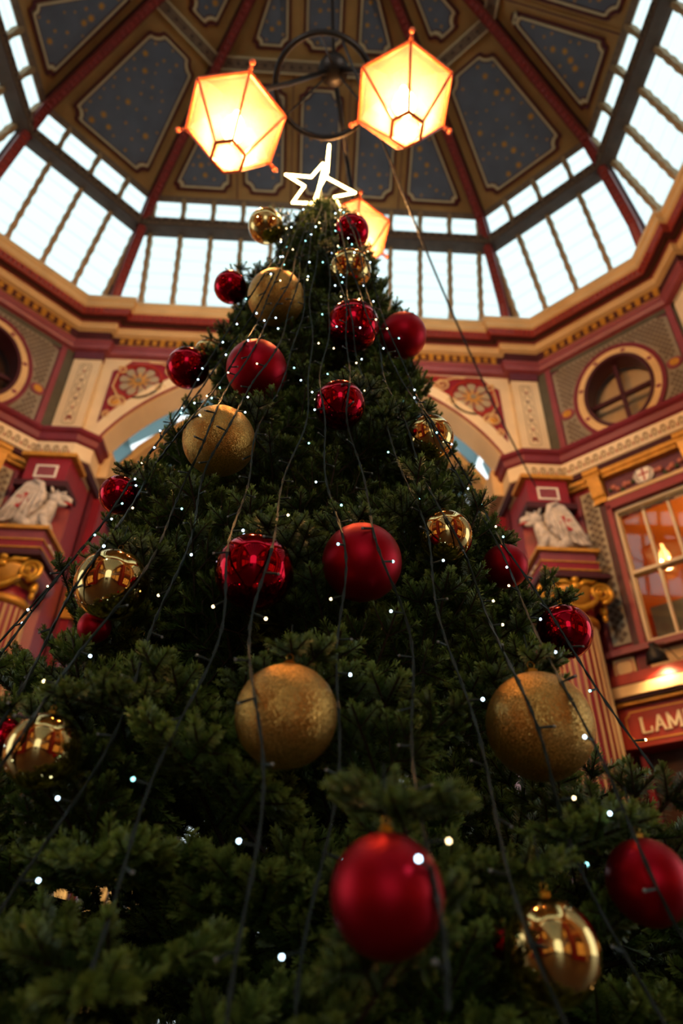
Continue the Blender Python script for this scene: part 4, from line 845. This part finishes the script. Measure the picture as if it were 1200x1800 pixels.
for fin, px, py, rp, dt, lab in BAUB:
    t = surf(px, py)+dt; P = pix(px, py, t); dn = (P-CAM).length/t; r = rp/FPX*t*(1/dn)**.5
    o = uvsphere(r).build('bauble', fin, None, True, (0, 0, 0)); o.location = P; WLOC[o.name] = P.copy()
    tag(o, lab, 'bauble', 'tree baubles'); BPOS.append((P, r, t, dt < .1))
    mb = MB(); mb.lathe((P.x, P.y, P.z+r*.975), [(r*.13, 0), (r*.13, r*.11), (r*.08, r*.14)], 16, 1, .08); mb.build('cap', 'cap_gold', o)
    mb = MB(); mb.tube([(P.x+r*.07*math.cos(a), P.y, P.z+r*1.2+r*.07*math.sin(a)) for a in [2*math.pi*i/12 for i in range(12)]], r*.014, 5, True); mb.build('hanging_loop', 'cap_gold', o)
    mb = MB(); mb.tube([(P.x, P.y, P.z+r*1.25), (P.x, P.y+.02, P.z+r*1.25+.09)], .002, 4); mb.build('thread', 'wire', o)

def make_spray(seed, L, lush=1.0):
    rng = np.random.RandomState(seed); tw = []; up = np.array([0, 0, 1.])
    def curve(p, d, ln, bend):
        return np.array([p+d*(i/5*ln)+up*(bend*ln*(i/5)**2) for i in range(6)])
    def at(c, s): f = min(4.999, s*5); a = int(f); return c[a]+(c[a+1]-c[a])*(f-a)
    def grow(p, d, ln, lvl, bend):
        c = curve(p, d, ln, bend); tw.append((c, lvl)); dist = rng.uniform(.055, .075)
        while dist < ln*.86 and lvl < 3:
            for sd in (1, -1):
                if rng.rand() < .12: continue
                l2 = min(.27, dist*rng.uniform(.62, .85)+.018)
                if lvl >= 1: l2 = min(l2, .13)
                if lvl == 2 and dist > .12: continue
                an = math.radians(rng.uniform(38, 54))*sd; q = at(c, 1-dist/ln); d2 = np.array([d[0]*math.cos(an)-d[1]*math.sin(an), d[0]*math.sin(an)+d[1]*math.cos(an), d[2]+rng.uniform(-.10, .22)]); d2 /= np.linalg.norm(d2)
                grow(q, d2, l2, lvl+1, rng.uniform(0, .15))
            if rng.rand() < .3:
                q = at(c, 1-dist/ln); d2 = d*.7+up*.7; d2 /= np.linalg.norm(d2); grow(q, d2, min(.09, dist*.7), 3, .05)
            dist += rng.uniform(.085, .12) if lvl == 0 else rng.uniform(.075, .10)
    grow(np.zeros(3), np.array([1., 0, 0]), L, 0, rng.uniform(-.05, .12))
    V = []; T = []; bark = MB()
    for c, lvl in tw:
        ln = np.linalg.norm(c[-1]-c[0]); s0 = .0 if lvl else .25; k = int(ln*(1-s0)*1550*lush)+34
        s = s0+(1-s0)*(np.arange(k)+rng.rand(k)*.9)/k; s = np.minimum(s, .9999); f = s*5; a = f.astype(int); fr_ = (f-a)[:, None]
        p = c[a]+(c[a+1]-c[a])*fr_; ax = c[a+1]-c[a]; ax /= np.linalg.norm(ax, axis=1)[:, None]
        x = np.cross(ax, up); x /= (np.linalg.norm(x, axis=1)[:, None]+1e-9); y = np.cross(x, ax); th = rng.uniform(-2.45, 2.45, k); rad = y*np.cos(th)[:, None]+x*np.sin(th)[:, None]
        tipd = (1-s)*ln; tl = np.radians(np.where(tipd > .016, 58, rng.uniform(4, 60, k)))*rng.uniform(.8, 1.12, k); nl = .0225*rng.uniform(.82, 1.1, k)*np.where(tipd > .012, 1, .82)
        d = ax*np.cos(tl)[:, None]+rad*np.sin(tl)[:, None]; wv = np.cross(d, rad+ax*.3); wv = wv/(np.linalg.norm(wv, axis=1)[:, None]+1e-9)*.00115
        e = p+d*nl[:, None]+y*.0015; q = np.stack([p-wv*.7, p+wv*.7, e+wv, e-wv], 1).reshape(-1, 3); V.append(q)
        tv = np.clip(1-tipd/.05, 0, 1)*.7+rng.rand(k)*.3; T.append(np.stack([tv*.45, tv*.45, tv, tv], 1).ravel())
        bark.tube([Vector(q) for q in c], [(.0055 if lvl == 0 else .0028)*(1-.5*i/5) for i in range(6)], 4)
    V = np.concatenate(V); T = np.concatenate(T); nq = len(V)//4; me = bpy.data.meshes.new('branch')
    vs = V.tolist()+[tuple(v) for v in bark.v]; fs = [(4*i, 4*i+1, 4*i+2, 4*i+3) for i in range(nq)]+[tuple(i+4*nq for i in f) for f in bark.f]
    me.from_pydata(vs, [], fs); me.materials.append(M['needles']); me.materials.append(M['bark'])
    me.polygons.foreach_set('material_index', [0]*nq+[1]*len(bark.f)); at_ = me.attributes.new('tip', 'FLOAT', 'POINT'); at_.data.foreach_set('value', T.tolist()+[0.]*len(bark.v)); me.update()
    return me
SPR = [make_spray(100+i, L) for i, L in enumerate((.62, .56, .50, .58, .44, .52, .36, .40))]
tree = empty('christmas_tree', (TX, TY, 0)); tag(tree, 'tall dark green fir tree hung with baubles and fairy lights', 'tree')
mb = MB(); mb.tube([(TX, TY, z) for z in np.linspace(0, 6.9, 16)], [.13*(1-z/7.2)+.012 for z in np.linspace(0, 6.9, 16)], 10); mb.build('trunk', 'bark', tree, True)
mb = MB(); mb.lathe((TX, TY, 0), [(.45, 0), (.45, .1), (.3, .35), (.22, .42)], 24); mb.build('stand', 'iron', tree)
rng = random.Random(11); cand = []
CV = CAM
def spray_at(z, ph, rf, jit, idx=None):
    R = rz(z)*rf; up_top = max(0, min(1, (z-1.0)/5.6)); el = math.radians(float(np.interp(z, [.5, 1.4, 2.0, 2.8, 5.5, 6.7], [-8, 2, 24, 46, 58, 66]))+rng.uniform(-15, 15)); ph2 = ph+rng.uniform(-.30, .30)
    d = Vector((math.sin(ph2)*math.cos(el), -math.cos(ph2)*math.cos(el), math.sin(el))); tip = Vector((TX+math.sin(ph)*R, TY-math.cos(ph)*R, z))
    i = idx if idx is not None else rng.randrange(8); Ls = (.62, .56, .50, .58, .44, .52, .36, .40)[i]; sc_ = rng.uniform(1.15, 1.5)
    if z > 5.0: i = rng.choice((4, 6, 7)); Ls = (.44, 0, .36, .40)[(4, 6, 7).index(i) if i == 4 else i-4] if False else {4: .44, 6: .36, 7: .40}[i]; sc_ = rng.uniform(.95, 1.25)*(1 if z < 6 else .8)
    base = tip-d*Ls*sc_; x = d; up = Vector((0, 0, 1)); y = up.cross(x).normalized(); zz = x.cross(y); ro = rng.uniform(-.5, .5); y2 = y*math.cos(ro)+zz*math.sin(ro); z2 = x.cross(y2)
    Mx = Matrix((x, y2, z2)).transposed(); return (base, Mx, sc_, i, Ls)
def blocks(base, Mx, sc_, Ls):
    pts = [base+Mx @ Vector((a*Ls*sc_, b*Ls*sc_, 0)) for a, b in ((.35, 0), (.6, 0), (.8, 0), (1.0, 0), (.6, .25), (.6, -.25), (.8, .2), (.8, -.2), (.4, .3), (.4, -.3))]
    tip_ = pts[3]; dt_ = tip_-CV; zc_ = dt_.dot(F_); ax_ = 600+FPX*dt_.dot(R_)/zc_; ay_ = 900-FPX*dt_.dot(U_)/zc_
    if (ax_ > 1040 and 860 < ay_ < 1300) or (ax_ < 55 and 840 < ay_ < 1130) or (ax_ > 900 and 860 < ay_ < 1000) or (ax_ < 130 and 820 < ay_ < 960): return True   # keeps the outline off the corner bays
    for P, r, t, keep in BPOS:
        if not keep: continue
        dP = P-CV; LP = dP.length; uP = dP/LP
        for j, q in enumerate(pts):
            if (q-P).length < r+.012: return True
            dq = q-CV; al = dq.dot(uP)
            if al < LP and al > .1:
                ov = dq-uP*al; lim = r*al/LP
                if ov.length < (.72 if P.z > 4.2 else 1)*lim*(.66 if ov.dot(U_) < -.3*ov.length else .88)+.008: return True
    return False
N_OUT = 820
tot = []
zs = np.linspace(.55, 6.72, 400); wgt = np.array([rz(z)+.12+.34*max(0, min(1, (z-4.2)/1.2)) for z in zs]); cdf = np.cumsum(wgt); cdf /= cdf[-1]
for layer, (n, rf0, rf1) in enumerate(((N_OUT, .88, 1.04), (260, .60, .82), (160, .3, .55))):
    for i in range(n):
        z = float(np.interp((i+.5)/n, cdf, zs)); z += rng.uniform(-.06, .06); ph = (i*2.399963+layer) % (2*math.pi); ph = ph-2*math.pi if ph > math.pi else ph
        if abs(ph) > 2.0 and rng.random() < .45: continue
        nz = noise.noise(Vector((math.sin(ph)*rz(z)*2.3, math.cos(ph)*rz(z)*2.3, z*2.3)))
        if layer == 0 and nz < -.22 and z < 5.0: continue
        s = spray_at(z, ph, rng.uniform(rf0, rf1)*(1+.16*max(-.8, min(.8, nz))), 0)
        if (s[0]-CV).length < .75 or (s[0]+s[1] @ Vector((s[4]*s[2], 0, 0))-CV).length < .8: continue
        if blocks(s[0], s[1], s[2], s[4]): continue
        tot.append((s, layer))
# a branch above every bauble, which carries it
for P, r, t, keep in BPOS:
    out = Vector((P.x-TX, P.y-TY, 0)); out = out.normalized() if out.length > .01 else Vector((0, -1, 0))
    for q in range(2):
        a = rng.uniform(-.5, .5); o2 = Vector((out.x*math.cos(a)-out.y*math.sin(a), out.x*math.sin(a)+out.y*math.cos(a), rng.uniform(.0, .35) if q == 0 else rng.uniform(.5, .9))).normalized(); sc_ = rng.uniform(.8, 1.05); i = rng.choice((4, 6, 7)); Ls = {4: .44, 6: .36, 7: .40}[i]
        tip = P+Vector((0, 0, r*1.25+.03))+out*.05 if q == 0 else P-out*(r*.3+.02)+Vector((-out.y, out.x, 0))*rng.choice((-1, 1))*(r+.04)+Vector((0, 0, r*.5)); y = Vector((0, 0, 1)).cross(o2).normalized(); Mx = Matrix((o2, y, o2.cross(y))).transposed()
        tot.append(((tip-o2*Ls*sc_, Mx, sc_, i, Ls), 0))
# leader at the very top
for k in range(7):
    a = k*2*math.pi/6+.3; el = math.radians(62 if k < 6 else 88); d = Vector((math.cos(a)*math.cos(el), math.sin(a)*math.cos(el), math.sin(el))); y = Vector((0, 0, 1)).cross(d).normalized(); Mx = Matrix((d, y, d.cross(y))).transposed()
    tot.append(((Vector((TX, TY, 6.5)), Mx, .62, 6, .36), 0))
def share(e):   # rough apparent size: nearer and facing the camera first
    (b, Mx, sc_, i, Ls), layer = e; tip = b+Mx @ Vector((Ls*sc_, 0, 0)); return ((tip-CV).length+(2.5 if tip.y > TY+.2 else 0)+layer*1.2)/sc_
tot.sort(key=share)
for e in tot[:300]:
    (b, Mx, sc_, i, Ls), _ = e; o = bpy.data.objects.new('branch', SPR[i]); COL.objects.link(o); o.parent = tree
    m4 = (Mx*sc_).to_4x4(); m4.translation = b-Vector((TX, TY, 0)); o.matrix_local = m4
# the rest: one object of instanced sprays
pc = bpy.data.collections.new('spray_library')
for i, me in enumerate(SPR): pc.objects.link(bpy.data.objects.new('spray_%02d' % i, me))
rest = [e[0] for e in tot[300:]]
pm = bpy.data.meshes.new('inner_branches'); pm.from_pydata([tuple(b-Vector((TX, TY, 0))) for b, *_ in rest], [], [])
a1 = pm.attributes.new('rot', 'FLOAT_VECTOR', 'POINT'); a1.data.foreach_set('vector', [c for b, Mx, *_ in rest for c in Mx.to_euler()])
a2 = pm.attributes.new('scl', 'FLOAT', 'POINT'); a2.data.foreach_set('value', [r[2] for r in rest]); a3 = pm.attributes.new('idx', 'INT', 'POINT'); a3.data.foreach_set('value', [r[3] for r in rest])
po = bpy.data.objects.new('inner_branches', pm); COL.objects.link(po); po.parent = tree; po['kind'] = 'stuff'
ng = bpy.data.node_groups.new('scatter_sprays', 'GeometryNodeTree'); ng.interface.new_socket('Geometry', in_out='INPUT', socket_type='NodeSocketGeometry'); ng.interface.new_socket('Geometry', in_out='OUTPUT', socket_type='NodeSocketGeometry')
NN = ng.nodes.new; gi = NN('NodeGroupInput'); go = NN('NodeGroupOutput'); ip = NN('GeometryNodeInstanceOnPoints'); ci = NN('GeometryNodeCollectionInfo'); ci.inputs[0].default_value = pc; ci.inputs['Separate Children'].default_value = True; ci.inputs['Reset Children'].default_value = True
def na(nm, ty): q = NN('GeometryNodeInputNamedAttribute'); q.data_type = ty; q.inputs[0].default_value = nm; return q.outputs[0]
LL = ng.links.new; LL(gi.outputs[0], ip.inputs['Points']); LL(ci.outputs[0], ip.inputs['Instance']); ip.inputs['Pick Instance'].default_value = True; LL(na('idx', 'INT'), ip.inputs['Instance Index'])
er = NN('FunctionNodeEulerToRotation'); LL(na('rot', 'FLOAT_VECTOR'), er.inputs[0]); LL(er.outputs[0], ip.inputs['Rotation']); LL(na('scl', 'FLOAT'), ip.inputs['Scale']); LL(ip.outputs[0], go.inputs[0])
md = po.modifiers.new('sprays', 'NODES'); md.node_group = ng

# ---------------------------------------------------------------- star of rope light
st = empty('tree_star', (TX, TY, 6.72)); tag(st, 'glowing rope-light star standing on the top of the tree', 'star')
def upl(px, py, yy):
    d = F_+R_*((px-600)/FPX)+U_*((900-py)/FPX); return CAM+d*((yy-CAM.y)/d.y)
front = [(567.5, 287.5), (575, 312.5), (624, 339), (587.5, 346), (604, 375), (560, 358), (514, 356), (535, 327), (502, 307), (547, 311)]
P = [upl(x, y, TY-.02) for x, y in front]; mb = MB(); mb.tube(P+[P[0]], .012, 7); mb.build('star_outline', 'rope_light', st, True)
cS = sum(P, Vector())/10; side = []
for i in range(10):
    a = math.radians(90-36*i); r = (.36 if i % 2 == 0 else .15); side.append(cS+Vector((.06*math.cos(a)+.03*math.sin(a), -r*math.cos(a)*.9, r*math.sin(a))))
mb = MB(); mb.tube(side+[side[0]], .012, 7); mb.build('star_outline', 'rope_light', st, True)
mb = MB(); mb.tube([(TX, TY, 6.6), cS], .012, 6); mb.build('star_stem', 'wire', st)

# ---------------------------------------------------------------- fairy light strings
bulb_me = {m_: MB().ball((0, 0, 0), .0042, 8, 6).mesh('bulb', m_, True) for m_ in ('led_cool', 'led_teal', 'led_warm', 'led_off')}
ordn = 'first second third fourth fifth sixth seventh eighth ninth tenth eleventh twelfth thirteenth fourteenth fifteenth sixteenth seventeenth eighteenth'.split()
rng = random.Random(5)
phis = [-.84, -.70, -.56, -.43, -.30, -.17, -.05, .07, .19, .31, .44, .58, .72]
for i, ph in enumerate(phis):
    ls = empty('fairy_light_string', (TX, TY, 6.6)); tag(ls, 'dark green fairy light wire draped down the tree, %s counted from the left' % ordn[i], 'fairy lights', 'fairy light strings')
    P = []; zb = rng.uniform(.9, 1.5); zt_ = rng.uniform(5.9, 6.6); n = 90; w1, w2 = rng.uniform(0, 6), rng.uniform(0, 6)
    for j in range(n):
        f = j/(n-1); z = zt_+(zb-zt_)*f; r = rz(z)*(.97+.02*math.sin(9*f+w1))+.02; a = ph*(.6+.4*min(1, f*2))+.03*math.sin(14*f+w2)+.012*math.sin(40*f); P.append(Vector((TX+math.sin(a)*r, TY-math.cos(a)*r, z)))
    # where the wire crosses a bauble it hangs in front of it, easing in and out over the neighbouring stretch
    kj = np.ones(n)
    for j in range(n):
        for B, r, t, _k in BPOS:
            dP = B-CAM; LP = dP.length; uP = dP/LP; dq = P[j]-CAM; al = dq.dot(uP)
            la = ((dq/al)*LP-dP).length if al > .1 else 9
            if la < r*1.05 and al < LP+.5: kj[j] = min(kj[j], (LP-math.sqrt(max(0, r*r-min(la, r)**2))-.016)/al)
    ks = np.array([min(kj[max(0, j-2):j+3]) for j in range(n)]); ks = np.array([np.average(ks[max(0, j-6):j+7], weights=[math.exp(-((q-j)/3.)**2) for q in range(max(0, j-6), min(n, j+7))]) for j in range(n)]); ks = np.minimum(ks, kj)
    P = [CAM+(P[j]-CAM)*float(ks[j]) for j in range(n)]
    wm = MB(); tw = MB()
    Q1_ = [p+Vector((.003*math.cos(2.2*j), .003*math.sin(2.2*j), 0)) for j, p in enumerate(P)]; Q2_ = [p-Vector((.003*math.cos(2.2*j), .003*math.sin(2.2*j), 0)) for j, p in enumerate(P)]
    wm.tube(Q1_, .003, 4); wm.tube(Q2_, .003, 4); bl = []
    acc = 0
    for j in range(1, n):
        acc += (P[j]-P[j-1]).length
        if acc > .13:
            acc = 0; out = Vector((P[j].x-TX, P[j].y-TY, 0)).normalized(); sd_ = Vector((-out.y, out.x, 0)); d = (out*rng.uniform(-.3, .8)+sd_*rng.choice((-1, 1))*rng.uniform(.5, 1)+Vector((0, 0, rng.uniform(-.4, .3)))).normalized(); q = P[j]+d*.034
            wm.tube([P[j], P[j]+d*.018, q], [.0022, .0035, .004], 5); bl.append(q+d*.004)
    wm.build('wire', 'wire', ls)
    for q in bl:
        kk = rng.random(); m_ = 'led_off' if kk < .62 else ('led_cool' if kk < .80 else ('led_teal' if kk < .88 else 'led_warm'))
        link('bulb', bulb_me[m_], ls, q)

# ================================================================ two people standing in the arcade behind the camera (seen mirrored in the gold baubles)
def person(loc, yaw, h, lab, coat, bag):
    k = h/1.75; J = {}; E_ = []
    def v(n, x, y, z, r): J[n] = (x*k, y*k, z*k, r*k)
    v('pel', 0, 0, .95, .15); v('waist', 0, 0, 1.1, .14); v('chest', 0, 0, 1.32, .17); v('neck', 0, .0, 1.49, .065); v('chin', 0, -.02, 1.55, .07); v('head', 0, -.01, 1.64, .095); v('crown', 0, 0, 1.73, .06)
    for q, sx in (('l', -1), ('r', 1)):
        v('hip'+q, sx*.10, 0, .88, .10); v('kn'+q, sx*.11, -.02, .48, .07); v('an'+q, sx*.11, .02, .09, .05); v('toe'+q, sx*.13, -.14, .04, .045)
        v('sh'+q, sx*.19, 0, 1.40, .075); v('el'+q, sx*.26, .03, 1.12, .055); v('wr'+q, sx*.24, -.06, .88, .04); v('ha'+q, sx*.235, -.08, .80, .042)
        E_ += [('pel', 'hip'+q), ('hip'+q, 'kn'+q), ('kn'+q, 'an'+q), ('an'+q, 'toe'+q), ('chest', 'sh'+q), ('sh'+q, 'el'+q), ('el'+q, 'wr'+q), ('wr'+q, 'ha'+q)]
        for i, (dx, dy, dz) in enumerate(((-.025, -.03, -.075), (-.008, -.03, -.09), (.010, -.028, -.085), (.026, -.02, -.07), (-.045, -.045, -.03))):
            v('f%d%s' % (i, q), sx*.235+dx, -.08+dy*.6, .80+dz, .010); E_.append(('ha'+q, 'f%d%s' % (i, q)))
    E_ += [('pel', 'waist'), ('waist', 'chest'), ('chest', 'neck'), ('neck', 'chin'), ('chin', 'head'), ('head', 'crown')]
    names = list(J); me = bpy.data.meshes.new('person'); me.from_pydata([J[n][:3] for n in names], [(names.index(a), names.index(b)) for a, b in E_], [])
    o = bpy.data.objects.new('person', me); COL.objects.link(o); md = o.modifiers.new('skin', 'SKIN'); sv = me.skin_vertices[0].data if me.skin_vertices else None
    if sv is None:
        bpy.context.view_layer.objects.active = o; bpy.ops.mesh.customdata_skin_add(); sv = me.skin_vertices[0].data
    for i, n in enumerate(names): sv[i].radius = (J[n][3], J[n][3]*(.75 if n in ('chest', 'waist', 'pel') else 1)); sv[i].use_root = n == 'pel'
    o.modifiers.new('sub', 'SUBSURF').render_levels = 2; o.modifiers['sub'].levels = 2
    dg = bpy.context.evaluated_depsgraph_get(); m2 = bpy.data.meshes.new_from_object(o.evaluated_get(dg)); o.modifiers.clear(); o.data = m2
    for nm in (coat, 'coat_dark', 'skin'): m2.materials.append(M[nm])
    for p in m2.polygons:
        z = p.center.z/k; p.material_index = 2 if (z > 1.5 or (z < .84 and abs(p.center.x) > .195*k)) else (1 if z < .78 else 0); p.use_smooth = True
    o.location = loc; o.rotation_euler.z = yaw; WLOC[o.name] = Vector((0, 0, 0)); tag(o, lab, 'person', 'people behind the camera')
    def kid(mb, nm, mt): c = mb.mesh(nm, mt, True); c_ = bpy.data.objects.new(nm, c); COL.objects.link(c_); c_.parent = o
    mb = MB(); mb.ball((0, .015*k, 1.67*k), .105*k, 14, 9, (.95, 1.05, 1.0)); mb.v = [(x, y if z > 1.66*k or y > -.03*k else max(y, -.02*k), z) for x, y, z in mb.v]; kid(mb, 'hair', 'wood_dark')
    mb = MB(); mb.lathe((0, 0, 0), [(.24*k, .62*k), (.23*k, .85*k), (.20*k, 1.1*k), (.21*k, 1.3*k), (.16*k, 1.44*k), (.08*k, 1.5*k)], 20); mb.v = [(x, y*.72, z) for x, y, z in mb.v]; kid(mb, 'coat', coat)
    mb = MB(); mb.ball((0, -.115*k, 1.625*k), .018*k, 8, 6, (.8, 1.2, 1.4)); kid(mb, 'nose', 'skin')
    return o
person((-.75, -6.2, 0), .25+math.pi, 1.78, 'person in a dark coat standing in the arcade, taller of two', 'coat_dark', 0)
person((-.15, -6.4, 0), -.2+math.pi, 1.66, 'person in a dark plum coat standing in the arcade, shorter of two', 'plum', 0)
